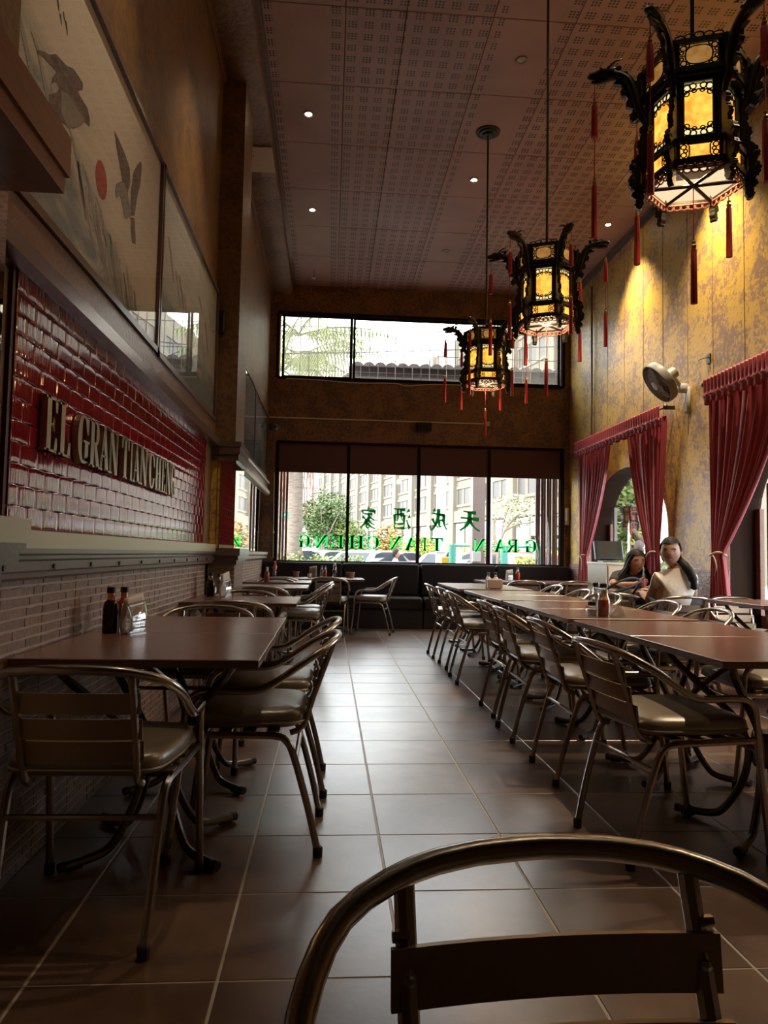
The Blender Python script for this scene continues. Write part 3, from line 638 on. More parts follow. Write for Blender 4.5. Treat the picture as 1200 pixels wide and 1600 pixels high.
E1 = [(2.227,2.566),(2.28,2.599),(2.322,2.618),(2.375,2.658),(2.421,2.67),(2.471,2.684),(2.526,2.714),(2.586,2.724),(2.63,2.726),(2.628,2.702),(2.581,2.667),(2.619,2.665),(2.684,2.67),(2.715,2.643),(2.713,2.614),(2.666,2.608),(2.608,2.55),(2.551,2.511),(2.484,2.483),(2.445,2.468),(2.412,2.439),(2.369,2.438),(2.336,2.458),(2.336,2.494),(2.399,2.543),(2.418,2.568),(2.385,2.571),(2.351,2.539),(2.355,2.563),(2.391,2.608),(2.331,2.594),(2.282,2.581),(2.237,2.56)]
ink(pa, 'perched_eagle', E1, M['ink'], 1)
ink(pa, 'eagle_breast', [(2.43,2.57),(2.50,2.60),(2.58,2.60),(2.66,2.61),(2.60,2.545),(2.50,2.485),(2.44,2.50)], M['ink_grey'], 2)
ink(pa, 'eagle_wing', [(3.011,2.778),(3.073,2.778),(3.166,2.767),(3.247,2.746),(3.267,2.69),(3.211,2.584),(3.171,2.597),(3.126,2.659),(3.065,2.71)], M['ink'], 1)
ink(pa, 'eagle_wing', [(3.417,2.871),(3.444,2.865),(3.431,2.776),(3.381,2.669),(3.352,2.575),(3.287,2.544),(3.28,2.652),(3.306,2.756),(3.359,2.819)], M['ink'], 1)
ink(pa, 'flying_eagle', [(3.052,2.546),(3.065,2.579),(3.131,2.624),(3.184,2.641),(3.225,2.624),(3.29,2.579),(3.288,2.539),(3.204,2.494),(3.162,2.528),(3.122,2.556),(3.08,2.524),(3.061,2.53)], M['ink_grey'], 2)
ink(pa, 'eagle_tail', [(3.288,2.539),(3.354,2.564),(3.373,2.516),(3.39,2.455),(3.33,2.44),(3.304,2.484)], M['ink'], 1)
ink(pa, 'red_sun', [(2.875+0.072*math.cos(a*PI/12), 2.494+0.072*math.sin(a*PI/12)) for a in range(24)], M['ink_red'], 0)
rnd = random.Random(3)
M['ink_faint'] = mat('faint_ink', (0.46, 0.44, 0.40), 0.7, n=(30, (0.60, 0.56, 0.50), 0.4, 0.6))
for k in range(16):
    y = 2.42+0.065*k+rnd.uniform(-.02, .02); z = 2.44-0.012*k+rnd.uniform(-.05, .02); l = rnd.uniform(0.5, 1.0)
    ink(pa, 'rock_stroke', [(y, z), (y+0.015, z+0.006), (y+0.05+0.03*l, z-0.10*l), (y+0.06+0.09*l, z-0.22*l), (y+0.05+0.08*l, z-0.22*l), (y+0.03, z-0.09*l)], M['ink_faint' if k % 3 else 'ink_grey'], 0)
for k in range(7):
    y = 2.02+0.16*k; z = 2.62-0.05*k+rnd.uniform(-.03, .03)
    ink(pa, 'wave_stroke', [(y, z), (y+0.06, z-0.01), (y+0.16, z-0.10), (y+0.24, z-0.22), (y+0.23, z-0.23), (y+0.13, z-0.12), (y+0.05, z-0.03)], mat('wave_ink', (0.42, 0.44, 0.42), 0.7) if k == 0 else bpy.data.materials['wave_ink'], 0)
for (y, z, s) in ((2.37,2.83,1),(2.40,2.80,0.8),(2.425,2.83,0.7),(2.45,2.81,1),(2.30,2.86,1),(2.34,2.885,0.9)):
    ink(pa, 'calligraphy_stroke', [(y-0.012*s, z+0.012*s), (y, z+0.018*s), (y+0.014*s, z-0.004), (y+0.016*s, z-0.022*s), (y+0.002, z-0.008)], M['ink_black'], 0)
pb_ = painting('framed grey landscape painting behind glass, beside the eagle painting', 3.84, 5.74, 2.05, 3.09, M['sheet2'])
for k in range(10):
    y = 4.05+0.15*k+rnd.uniform(-.04, .04); z = 2.70-0.05*(k % 3)+rnd.uniform(-.1, .1); l = rnd.uniform(0.3, 0.8)
    ink(pb_, 'branch_stroke', [(y, z), (y+0.03, z+0.02), (y+0.11, z-0.08*l), (y+0.19, z-0.24*l), (y+0.17, z-0.25*l), (y+0.08, z-0.1*l)], M['ink_faint' if k % 2 else 'ink_grey'], 0)
painting('dark framed landscape beyond the wall pillar, nearer of the far pair', 6.9, 8.78, 2.09, 3.0, M['sheet3'], 0.022)
painting('dark framed landscape next to the street corner, farther of the far pair', 8.8, 10.45, 2.09, 3.0, M['sheet3'], 0.022)

# ================================================================ furniture
def half(side):  # arm-and-back hoop, right half
    return [(side*0.232, 0.20, 0.50), (side*0.238, 0.185, 0.535), (side*0.245, 0.15, 0.56), (side*0.252, 0.09, 0.567), (side*0.256, 0.0, 0.567), (side*0.258, -0.055, 0.575), (side*0.256, -0.11, 0.606), (side*0.249, -0.18, 0.655), (side*0.213, -0.247, 0.698), (side*0.14, -0.288, 0.722), (side*0.07, -0.305, 0.730)]
def make_chair(label, first_group):
    t = thing('armchair', label, 'chair', (0, 0, 0), 0, first_group)
    hoop = catmull(half(1), 3)+catmull([(0.07, -0.305, 0.730), (0, -0.31, 0.732), (-0.07, -0.305, 0.730)], 3)[1:-1]+catmull(half(-1)[::-1], 3)
    obj('arm_hoop', MB().tube(hoop, 0.0128, 10), M['alu'], t, True)
    for s in (1, -1):
        l = obj('leg', MB().tube([(s*0.232, 0.20, 0.503), (s*0.233, 0.21, 0.36), (s*0.236, 0.25, 0.015)], 0.0125, 8), M['alu'], t, True)
        obj('rubber_foot', MB().lathe([(0.016, 0), (0.017, 0.03), (0.0145, 0.034)], 8, c=(s*0.236, 0.25, 0)), M['rubber'], l)
        l = obj('leg', MB().tube(catmull([(s*0.228, 0.20, 0.418), (s*0.222, 0.05, 0.415), (s*0.212, -0.09, 0.410), (s*0.207, -0.135, 0.392), (s*0.204, -0.165, 0.33), (s*0.198, -0.215, 0.16), (s*0.192, -0.25, 0.015)], 3), 0.0122, 8), M['alu'], t, True)
        obj('rubber_foot', MB().lathe([(0.016, 0), (0.017, 0.03), (0.0145, 0.034)], 8, c=(s*0.192, -0.25, 0)), M['rubber'], l)
        p = obj('back_post', MB().tube(catmull([(s*0.146, -0.145, 0.405), (s*0.146, -0.19, 0.43), (s*0.147, -0.222, 0.53), (s*0.148, -0.287, 0.714)], 3), 0.0105, 8), M['alu'], t, True)
        obj('bolt', MB().tube([(s*0.146, -0.264, 0.672), (s*0.162, -0.264, 0.672)], 0.006, 6), M['alu'], p)
    for i, (z, y) in enumerate(((0.505, -0.214), (0.568, -0.238), (0.638, -0.262))):
        tilt = 0.10
        def fn(u, v, z=z, y=y):
            x = (u-0.5)*0.328; return (x, y+0.006-0.011*(1-(2*u-1)**2)-(v-0.5)*0.054*tilt*1.0+0.0, z+(v-0.5)*0.054)
        g = MB().grid(fn, 8, 1); n = len(g.v); g.v += [(a, b+0.006, c) for a, b, c in g.v]; g.f += [tuple(q+n for q in f_) for f_ in g.f]
        for k in range(8): g.f += [(k, k+1, n+k+1, n+k), (9+k, 9+k+1, n+9+k+1, n+9+k)]
        g.f += [(0, 9, n+9, n), (8, 17, n+17, n+8)]
        sl = obj('back_slat', g, M['slat'], t, True)
        obj('rivet', MB().ball((0.147, y+0.014, z), 0.006, 0.004, 0.006, 8, 4), M['alu'], sl); obj('rivet', MB().ball((-0.147, y+0.014, z), 0.006, 0.004, 0.006, 8, 4), M['alu'], sl)
    for y in (0.15, 0.07, -0.01, -0.09):
        obj('seat_slat', MB().box(-0.222, y-0.022, 0.424, 0.222, y+0.022, 0.429), M['slat'], t)
    obj('stretcher', MB().tube([(-0.204, -0.168, 0.322), (0.204, -0.168, 0.322)], 0.009, 8), M['alu'], t, True)
    obj('stretcher', MB().tube([(-0.233, 0.207, 0.385), (0.233, 0.207, 0.385)], 0.009, 8), M['alu'], t, True)
    def cush(u, v):
        # closed pad: v from underside centre round the rim to the top centre
        a = 2*PI*u; k = [(0, .430), (.86, .430), (1.0, .443), (1.02, .462), (1.0, .482), (.93, .494), (.7, .500), (0, .503)]
        i = min(int(v*7), 6); q = v*7-i; s = k[i][0]+(k[i+1][0]-k[i][0])*q; z = k[i][1]+(k[i+1][1]-k[i][1])*q
        c, d = math.cos(a), math.sin(a); e = 0.30
        x = 0.222*math.copysign(abs(c)**e, c)*s; y = 0.20*math.copysign(abs(d)**e, d)*s
        return (x*(1-0.10*max(0, -y/0.2)), y+0.005, z+0.003*math.sin(x*30)*s*(1 if z > .49 else 0))
    cu = obj('cushion', MB().grid(cush, 32, 7), M['cushion'], t, True, ang=60)
    pip = [(lambda c, d: ((0.2265*math.copysign(abs(c)**.3, c))*(1-0.10*max(0, -math.copysign(abs(d)**.3, d))), 0.204*math.copysign(abs(d)**.3, d)+0.005, 0.452))(math.cos(2*PI*k/28), math.sin(2*PI*k/28)) for k in range(28)]
    obj('piping', MB().tube(pip, 0.004, 5, closed=True), M['cushion'], cu, True)
    return t
GA = 'aluminium armchairs'
chair0 = make_chair('aluminium armchair with a flat dark back slat, closest of all in the foreground', GA)
chair0.location = (0.243, 0.452, 0.0); chair0.rotation_euler = (0, 0, R(183))
def place(x, y, deg, label):
    o = dup(chair0, (x, y, 0), R(deg), label, GA); o.name = 'armchair'; return o
# left side; 0 deg faces the street window, 90 faces the left wall, 180 faces the camera
place(-0.635, 2.19, -1, 'aluminium armchair at the near end of the left front table, back towards us')
place(-0.268, 2.74, 90, 'aluminium armchair side-on at the aisle end of the left front table, nearer of two')
place(-0.258, 3.335, 91, 'aluminium armchair at the aisle end of the left front tables, farther of two')
place(-0.645, 3.73, 178, 'aluminium armchair behind the left front tables, facing us')
place(-0.600, 4.72, 1, 'aluminium armchair backing the left front tables and facing the second left table')
place(-0.63, 5.35, 180, 'aluminium armchair on the far side of the second left table, facing us')
place(-0.60, 6.66, 0, 'aluminium armchair facing the third left table from its near side')
place(-0.265, 6.98, 91, 'aluminium armchair on the aisle at the third left table, nearer of two')
place(-0.27, 7.52, 90, 'aluminium armchair on the aisle at the third left table, farther of two')
place(-0.62, 8.05, 178, 'aluminium armchair behind the third left table, partly hidden')
place(-0.58, 8.95, 0, 'aluminium armchair by the fourth left table near the street corner')
place(0.005, 9.23, -3, 'aluminium armchair with its back to us at the table before the left banquette')
place(0.58, 9.50, 78, 'aluminium armchair standing alone, turned side-on in front of the banquettes')
# right side, near row faces right
for i, (x, y, a) in enumerate(((1.245, 2.63, -83), (1.292, 3.467, -90), (1.29, 4.22, -91), (1.318, 4.83, -90), (1.297, 6.02, -91), (1.322, 6.765, -89), (1.305, 7.45, -90))):
    place(x, y, a, 'aluminium armchair in the aisle row along the right tables, %s' % ('nearest of seven', 'second from the front', 'third from the front', 'fourth from the front', 'fifth from the front', 'sixth from the front', 'farthest of seven')[i])
for i, (x, y, a) in enumerate(((2.10, 2.72, 90), (2.12, 3.46, 88), (2.08, 4.28, 90), (2.13, 5.02, 92), (2.10, 5.95, 90), (2.12, 6.70, 89), (2.15, 7.62, 90))):
    place(x, y, a, 'aluminium armchair on the window side of the right tables, %s' % ('nearest of its row', 'second of its row', 'third of its row', 'fourth of its row', 'fifth of its row', 'sixth of its row', 'farthest of its row')[i])
place(2.87, 5.98, 4, 'aluminium armchair that the person in the white shirt sits on')
place(3.27, 5.42, 182, 'aluminium armchair behind the small table beside the right curtain')
place(2.52, 6.30, -20, 'aluminium armchair holding the black backpack')
place(3.02, 7.32, 180, 'aluminium armchair that the person in black sits on')
place(2.50, 9.28, 0, 'aluminium armchair at the table before the right banquette, left one')
place(3.12, 9.30, 6, 'aluminium armchair at the table before the right banquette, right one')
place(3.10, 4.05, 5, 'aluminium armchair near side of the small table at the right edge')

def make_table(label, w=0.75, l=0.74, h=0.70):
    t = thing('cafe_table', label, 'table', (0, 0, 0), 0, 'cafe tables')
    top = obj('tabletop', MB().bev(-w/2, -l/2, h-0.006, w/2, l/2, h, 0.002), M['table_top'], t)
    obj('edge_band', MB().box(-w/2+0.001, -l/2+0.001, h-0.026, w/2-0.001, l/2-0.001, h-0.006), M['table_edge'], top)
    for sx in (1, -1):
        for sy in (1, -1):
            k = lambda r, z: (sx*r*0.74, sy*r*0.68, z)
            pts = [k(0.37, h-0.03), k(0.33, h-0.09), k(0.12, 0.43), k(0.075, 0.36), k(0.06, 0.28), k(0.085, 0.17), k(0.15, 0.06), k(0.205, 0.028), k(0.325, 0.022)]
            lg = obj('leg', MB().tube(catmull(pts, 4), 0.0145, 8), M['table_leg'], t, True)
            obj('rubber_foot', MB().tube([k(0.262, 0.016), k(0.31, 0.014)], 0.0138, 8).tube([k(0.316, 0.022), k(0.335, 0.021)], 0.0165, 8), M['rubber'], lg)
    obj('hub', MB().lathe([(0.045, 0.25), (0.05, 0.27), (0.05, 0.36), (0.045, 0.38)], 10), M['table_leg'], t, True)
    obj('top_bracket', MB().box(-w/2+0.06, -0.02, h-0.04, w/2-0.06, 0.02, h-0.026).box(-0.02, -l/2+0.06, h-0.04, 0.02, l/2-0.06, h-0.026), M['table_leg'], t)
    return t
table0 = make_table('red-brown laminate table at the left front, nearer of two pushed together'); table0.location = (-0.585, 2.655, 0)
def ptable(x, y, label, rz=0, h=None, sx=1):
    o = dup(table0, (x, y, 0), rz, label, 'cafe tables'); o.name = 'cafe_table'
    if h or sx != 1: o.scale = (sx, 1, (h or 0.7)/0.7)
    return o
ptable(-0.588, 3.40, 'red-brown laminate table at the left front, farther of two pushed together', R(180))
ptable(-0.585, 5.20, 'brown laminate table on the left in front of the wall pillar')
ptable(-0.578, 7.28, 'brown laminate table on the left just beyond the wall pillar')
ptable(-0.580, 8.52, 'brown laminate table on the left with a red sauce bottle, near the street corner')
ptable(-0.19, 9.82, 'dark table before the left banquette carrying bottles and pots', 0, None, 1.75)
for i, y in enumerate((2.715, 3.46, 4.295, 5.04, 5.86, 6.63, 7.62, 8.37)):
    ptable(1.685, y, 'red-brown laminate table of the long right row, %s' % ('nearest at the right edge', 'second from the front', 'third, with cruets and sauce on it', 'fourth from the front', 'fifth from the front', 'sixth from the front', 'seventh, with the napkin box', 'farthest towards the window')[i], R(180*(i % 2)))
ptable(2.75, 9.80, 'dark table before the right banquette', 0, None, 1.9)
ptable(2.95, 6.68, 'small brown table where two people sit', 0, 0.74, 0.85)
ptable(3.20, 4.98, 'small brown table by the right wall beside the second curtain', 0, 0.74, 0.9)
# black banquettes under the street window
def banquette(x0, x1, label):
    t = thing('banquette', label, 'bench', ((x0+x1)/2, YB, 0), 0, 'black banquettes'); h = (x1-x0)/2-0.004
    obj('base', MB().box(-h, -0.60, 0, h, -0.03, 0.26), M['black'], t)
    n = max(2, round((x1-x0)/1.1))
    for k in range(n):
        a = -h+2*h*k/n; c = -h+2*h*(k+1)/n
        obj('seat_cushion', MB().bev(a+0.003, -0.62, 0.262, c-0.003, -0.16, 0.44, 0.025), M['black_vinyl'], t, True)
        obj('back_cushion', MB().bev(a+0.003, -0.17, 0.44, c-0.003, -0.05, 0.90, 0.022), M['black_vinyl'], t, True)
    return t
banquette(XL+0.02, 1.315, 'long black vinyl banquette under the left half of the street window')
banquette(1.325, 3.57, 'long black vinyl banquette under the right half of the street window')
# ================================================================ lanterns
def pane_mat(name, edge, mid, s):
    m, N, L = nmat(name); b = N['Principled BSDF']; b.inputs['Roughness'].default_value = 0.5
    tc = N.new('ShaderNodeTexCoord'); t = N.new('ShaderNodeTexNoise'); t.inputs['Scale'].default_value = 24; t.inputs['Detail'].default_value = 5
    L.new(tc.outputs['Object'], t.inputs['Vector'])
    cr = N.new('ShaderNodeValToRGB'); e = cr.color_ramp.elements; e[0].position = 0.40; e[0].color = (*mid, 1); e[1].position = 0.66; e[1].color = (*edge, 1)
    L.new(t.outputs['Fac'], cr.inputs[0]); L.new(cr.outputs[0], b.inputs['Base Color']); L.new(cr.outputs[0], b.inputs['Emission Color']); b.inputs['Emission Strength'].default_value = s
    return m
M['pane_hot'] = pane_mat('lit_amber_pane', (0.75, 0.22, 0.02), (1.0, 0.48, 0.07), 1.7*LANTERN_E)
M['pane_dim'] = pane_mat('dim_amber_pane', (0.62, 0.26, 0.05), (0.80, 0.42, 0.12), 0.42*LANTERN_E)
M['pane_inner'] = emis('lit_inner_lining', (1.0, 0.70, 0.42), 1.15*LANTERN_E)
M['corner_glass'] = pane_mat('lit_pale_pane', (0.95, 0.70, 0.30), (1.0, 0.78, 0.38), 1.25*LANTERN_E)
def hexp(r, z, a0=0): return [Vector((r*math.cos(R(60*k+a0)), r*math.sin(R(60*k+a0)), z)) for k in range(6)]
def hexframe(mb, r, z, t, h):
    P = hexp(r, z)
    for k in range(6):
        a, b = P[k], P[(k+1) % 6]; u = (b-a).normalized(); n = Vector((u.y, -u.x, 0))
        Mx = Matrix(((u.x, n.x, 0, a.x), (u.y, n.y, 0, a.y), (0, 0, 1, z), (0, 0, 0, 1)))
        mb.box(-t*0.3, -t*0.9, -h/2, (b-a).length+t*0.3, t*0.1, h/2, Mx)
def scroll(mb, Mx, pts, r=0.0028): mb.tube([Mx @ Vector((p[0], p[1], 0)) for p in pts], r, 4, False)
def circ(cx, cy, rx, ry=None, n=10, a0=0, a1=360): return [(cx+rx*math.cos(R(a0+(a1-a0)*k/n)), cy+(ry or rx)*math.sin(R(a0+(a1-a0)*k/n))) for k in range(n+1)]
def make_lantern(label):
    t = thing('lantern', label, 'lantern', (0, 0, 0), 0, 'carved palace lanterns')
    for nm, r, z0, z1, th in (('crown_frame', 0.200, 0.405, 0.525, 0.026), ('body_frame', 0.168, 0.115, 0.375, 0.026), ('skirt_frame', 0.200, 0.008, 0.098, 0.022)):
        mb = MB(); hexframe(mb, r, z0, th, 0.022); hexframe(mb, r, z1, th, 0.022)
        for p in hexp(r*0.985, 0): mb.tube([(p.x, p.y, z0), (p.x, p.y, z1)], th*0.62, 6)
        if nm == 'body_frame':
            hexframe(mb, 0.185, 0.103, 0.05, 0.014); hexframe(mb, 0.19, 0.39, 0.05, 0.014)
        obj(nm, mb, M['black'], t)
        for k in range(6):
            a, b = hexp(r*0.93, 0)[k], hexp(r*0.93, 0)[(k+1) % 6]; u = (b-a).normalized(); L_ = (b-a).length; n = Vector((u.y, -u.x, 0))
            h = z1-z0-0.024; w = L_-0.052
            F = Matrix(((u.x, 0, n.x, (a.x+b.x)/2), (u.y, 0, n.y, (a.y+b.y)/2), (0, 1, 0, (z0+z1)/2), (0, 0, 0, 1)))
            obj('amber_pane', MB().prism([(-w/2, -h/2), (w/2, -h/2), (w/2, h/2), (-w/2, h/2)], 0.003, F), M['pane_dim'] if nm == 'crown_frame' else M['corner_glass'] if nm == 'body_frame' else M['pane_hot'], t)
            obj('panel_board', MB().prism([(-L_/2, -h/2-0.012), (L_/2, -h/2-0.012), (L_/2, h/2+0.012), (-L_/2, h/2+0.012)], 0.004, F @ Matrix.Translation((0, 0, -0.005))), M['black'], t)
            fr = MB(); G = F @ Matrix.Translation((0, 0, 0.006))
            if nm == 'crown_frame':
                ov = [(w*0.36*math.copysign(abs(math.cos(q))**0.75, math.cos(q)), h*0.42*math.copysign(abs(math.sin(q))**0.75, math.sin(q))) for q in [2*PI*i/24 for i in range(24)]]
                scroll(fr, G, ov+[ov[0]], 0.003)
                for sx in (1, -1):
                    for sy in (1, -1):
                        scroll(fr, G, circ(sx*w*0.41, sy*h*0.34, 0.011)); scroll(fr, G, circ(sx*w*0.30, sy*h*0.45, 0.007)); scroll(fr, G, circ(sx*w*0.46, sy*h*0.14, 0.007))
                    scroll(fr, G, [(sx*w*0.36, 0), (sx*w*0.5, 0)])
            elif nm == 'body_frame':
                m = h*0.27; pn = [(-w/2, -m), (-w/2, m), (-w*0.36, m+0.016), (0, m+0.024), (w*0.36, m+0.016), (w/2, m), (w/2, -m), (w*0.36, -m-0.016), (0, -m-0.024), (-w*0.36, -m-0.016)]
                scroll(fr, G, pn+[pn[0]], 0.0035)
                obj('painted_pane', MB().prism([(x*0.97, y*0.97) for x, y in pn], 0.0015, F @ Matrix.Translation((0, 0, 0.0032))), M['pane_hot'], t)
                for sy in (1, -1):
                    for sx in (1, -1):
                        scroll(fr, G, circ(sx*w*0.18, sy*(h*0.5-0.016), 0.012)); scroll(fr, G, circ(sx*w*0.38, sy*(h*0.5-0.022), 0.013)); scroll(fr, G, circ(sx*w*0.40, sy*(h*0.5-0.048), 0.010))
                        scroll(fr, G, circ(sx*w*0.14, sy*(h*0.5-0.036), 0.008))
                    scroll(fr, G, [(-w/2, sy*(h*0.5-0.006)), (w/2, sy*(h*0.5-0.006))])
                scroll(fr, G, [(-w/2, -h/2), (-w/2, h/2)]); scroll(fr, G, [(w/2, -h/2), (w/2, h/2)])
            else:
                pn = [(-w*0.33, -h*0.42), (-w*0.27, -h*0.3), (-w*0.27, h*0.3), (-w*0.33, h*0.42), (w*0.33, h*0.42), (w*0.27, h*0.3), (w*0.27, -h*0.3), (w*0.33, -h*0.42)]
                scroll(fr, G, pn+[pn[0]], 0.003)
                for sx in (1, -1):
                    for sy in (1, -1): scroll(fr, G, circ(sx*w*0.42, sy*h*0.26, 0.010))
                    scroll(fr, G, circ(sx*w*0.37, 0, 0.007))
                scroll(fr, G, [(-w/2, h*0.48), (w/2, h*0.48)]); scroll(fr, G, [(-w/2, -h*0.48), (w/2, -h*0.48)])
            obj('fretwork', fr, M['black'], t)
    crs = [MB(), MB(), MB()]
    for k in range(6):
        a, b = hexp(0.195, 0)[k], hexp(0.195, 0)[(k+1) % 6]; u = (b-a).normalized(); n = Vector((u.y, -u.x, 0))
        for cr, z, base in zip(crs, (0.535, 0.402, -0.002), (1, -1, -1)):
            F = Matrix(((u.x, 0, n.x, (a.x+b.x)/2), (u.y, 0, n.y, (a.y+b.y)/2), (0, 1, 0, z), (0, 0, 0, 1)))
            for i in range(5):
                x = (i-2)*0.034; rr_ = 0.014-0.0022*abs(i-2) if base > 0 else 0.012
                scroll(cr, F, circ(x, base*rr_, 0.017, rr_, 8), 0.0034)
    for cr in crs: obj('cresting', cr, M['black'], t)
    bt = MB(); P = hexp(0.185, -0.008)
    for k in range(3): bt.tube([P[k], P[k+3]], 0.009, 4)
    obj('bottom_ribs', bt, M['black'], t)
    pk = MB(); hexframe(pk, 0.19, -0.012, 0.02, 0.006)
    for k in range(6):
        a, b = hexp(0.178, 0)[k], hexp(0.178, 0)[(k+1) % 6]; u = (b-a).normalized(); n = Vector((u.y, -u.x, 0))
        F = Matrix(((u.x, 0, n.x, (a.x+b.x)/2), (u.y, 0, n.y, (a.y+b.y)/2), (0, 1, 0, -0.022), (0, 0, 0, 1)))
        for i in range(6): scroll(pk, F, circ((i-2.5)*0.028, 0, 0.014, 0.012, 8), 0.0035)
    obj('pink_fretwork', pk, M['pink_fret'], t)
    ln = MB(); ln.add([tuple(p) for p in hexp(0.155, 0.35)], [(0, 1, 2, 3, 4, 5)])
    for k in range(6):
        a, b = hexp(0.150, 0.11)[k], hexp(0.150, 0.11)[(k+1) % 6]; a2, b2 = hexp(0.176, 0.006)[k], hexp(0.176, 0.006)[(k+1) % 6]
        ln.add([a, b, b2, a2], [(0, 1, 2, 3)]); ln.add([a, b, hexp(0.15, 0.35)[(k+1) % 6], hexp(0.15, 0.35)[k]], [(0, 1, 2, 3)])
    obj('lining', ln, M['pane_inner'], t)
    def plate(k, inner, outer, th=0.022):
        """flat carved board standing out from a corner: outline of (r, z)"""
        c, s = math.cos(R(60*k)), math.sin(R(60*k)); out = []
        P = catmull([(r, 0, z) for r, z in outer], 5); n = len(P)
        for i, p in enumerate(P): w_ = 0.006*abs(math.sin(i*1.05))-0.003; out.append((p.x+w_, p.z+w_*0.5*math.cos(i)))
        poly = [(inner, outer[0][1]-0.004)]+out+[(inner, outer[-1][1]+0.004)]
        return MB().prism(poly, th, Matrix(((c, 0, -s, 0), (s, 0, c, 0), (0, 1, 0, 0), (0, 0, 0, 1))) @ Matrix.Translation((0, 0, -th/2)))
    def dragon(k):
        c, s = math.cos(R(60*k)), math.sin(R(60*k)); q = lambda r, z: Vector((r*c, r*s, z))
        mb = MB().tube(catmull([q(0.178, 0.30), q(0.205, 0.37), q(0.222, 0.45), q(0.245, 0.515), q(0.285, 0.545), q(0.33, 0.550)], 3), [0.012, 0.014, 0.017, 0.020, 0.021, 0.022, 0.022, 0.022, 0.022, 0.022, 0.021, 0.022, 0.023, 0.024, 0.024, 0.024], 7)
        mb.tube([q(0.30, 0.555), q(0.345, 0.562), q(0.392, 0.556), q(0.40, 0.548)], [0.026, 0.025, 0.016, 0.008], 7)      # skull and snout
        mb.tube([q(0.32, 0.538), q(0.36, 0.528), q(0.388, 0.530)], [0.016, 0.012, 0.006], 6)                              # lower jaw
        for w_ in (1, -1):
            o = Vector((-s, c, 0))*w_
            mb.tube([q(0.325, 0.575)+o*0.014, q(0.295, 0.598)+o*0.022, q(0.265, 0.602)+o*0.026], [0.007, 0.005, 0.002], 5)  # horn
            mb.ball(q(0.350, 0.577)+o*0.014, 0.008, n=6, m=4)
        for r, z in ((0.232, 0.475), (0.25, 0.535), (0.275, 0.566)): mb.ball(q(r+0.004, z+0.014), 0.013, n=6, m=4)
        pl = plate(k, 0.19, [(0.20, 0.33), (0.228, 0.315), (0.238, 0.345), (0.222, 0.375), (0.252, 0.39), (0.246, 0.43), (0.272, 0.45), (0.268, 0.49), (0.30, 0.505), (0.262, 0.53), (0.225, 0.50)], 0.018); mb.add(pl.v, pl.f)   # carved mane under the neck
        return mb
    def bracket(k):
        mb = plate(k, 0.172, [(0.180, 0.300), (0.200, 0.275), (0.196, 0.24), (0.212, 0.205), (0.204, 0.165), (0.228, 0.135), (0.240, 0.10), (0.228, 0.075), (0.243, 0.045), (0.236, 0.01), (0.222, -0.005), (0.232, -0.03), (0.214, -0.05), (0.219, -0.075), (0.200, -0.095), (0.186, -0.07), (0.184, -0.02)])
        c, s = math.cos(R(60*k)), math.sin(R(60*k))
        for r, z, b in ((0.225, 0.11, 0.016), (0.228, 0.05, 0.015), (0.214, -0.03, 0.013), (0.198, 0.21, 0.012)): mb.ball((r*c, r*s, z), b, n=6, m=4)
        return mb
    for k in range(6):
        obj('dragon_head', dragon(k), M['black'], t, True, ang=60); obj('corner_bracket', bracket(k), M['black'], t, True, ang=60)
    def tassel(x, y, z0, ln_, r=0.011, string=0.1):
        o = obj('tassel', MB().lathe([(r*0.5, z0), (r, z0-0.012), (r*1.05, z0-ln_*0.5), (r*1.15, z0-ln_), (r*0.2, z0-ln_-0.002)], 8, c=(x, y, 0)), M['tassel'], t, True)
        obj('bead', MB().lathe([(0.003, z0+0.03), (0.009, z0+0.024), (0.006, z0+0.016), (0.011, z0+0.006), (0.008, z0-0.004)], 8, c=(x, y, 0)), M['brass'], o, True)
        obj('string', MB().tube([(x, y, z0+0.02), (x, y, z0+string)], 0.002, 4), M['tassel'], o)
    for k in range(6):
        c, s = math.cos(R(60*k)), math.sin(R(60*k))
        tassel(0.375*c, 0.375*s, 0.425, 0.155, 0.0125, 0.115); tassel(0.375*c, 0.375*s, 0.05, 0.25, 0.0115, 0.225)
    tassel(0, 0, -0.285, 0.25, 0.0115, 0.285)
    rod = obj('hanging_rod', MB().tube([(0, 0, 0.40), (0, 0, ZC-LZ)], 0.0085, 8), M['black'], t, True)
    obj('top_cap', MB().lathe([(0.03, 0.52), (0.05, 0.53), (0.03, 0.56), (0.014, 0.60)], 10), M['black'], t, True)
    obj('ceiling_rose', MB().lathe([(0.115, ZC-LZ), (0.112, ZC-LZ-0.012), (0.10, ZC-LZ-0.016), (0.085, ZC-LZ-0.012), (0.08, ZC-LZ-0.024), (0.06, ZC-LZ-0.028), (0.045, ZC-LZ-0.02), (0.04, ZC-LZ-0.04), (0.012, ZC-LZ-0.046)], 24), M['black'], t, True, ang=30)
    return t
LZ = 5.02-(5.02-2.62)/0.9      # so that the rod of the farthest one ends at the ceiling once flattened
lan = make_lantern('lit carved lantern with dragon heads and red tassels, nearest and largest of three')
l2 = dup(lan, (1.40, 4.64, 2.575), R(-24), 'lit carved lantern with dragon heads and red tassels, middle of the hanging row'); l2.name = 'lantern'
l3 = dup(lan, (1.40, 6.53, 2.62), R(-4), 'lit carved lantern with dragon heads, farthest and lowest in the picture, before the upper window'); l3.name = 'lantern'
lan.location = (1.40, 2.69, 2.515); lan.rotation_euler = (0, 0, R(-19.5))
for o in (lan, l2, l3): o.scale = (1, 1, 0.9)
for o in (lan, l2):
    for c in o.children:
        if c.name.startswith('ceiling_rose'): c.location.z = (2.62-o.location.z)/0.9
        if c.name.startswith('hanging_rod'): c.scale.z = (ZC-o.location.z)/(ZC-2.62)
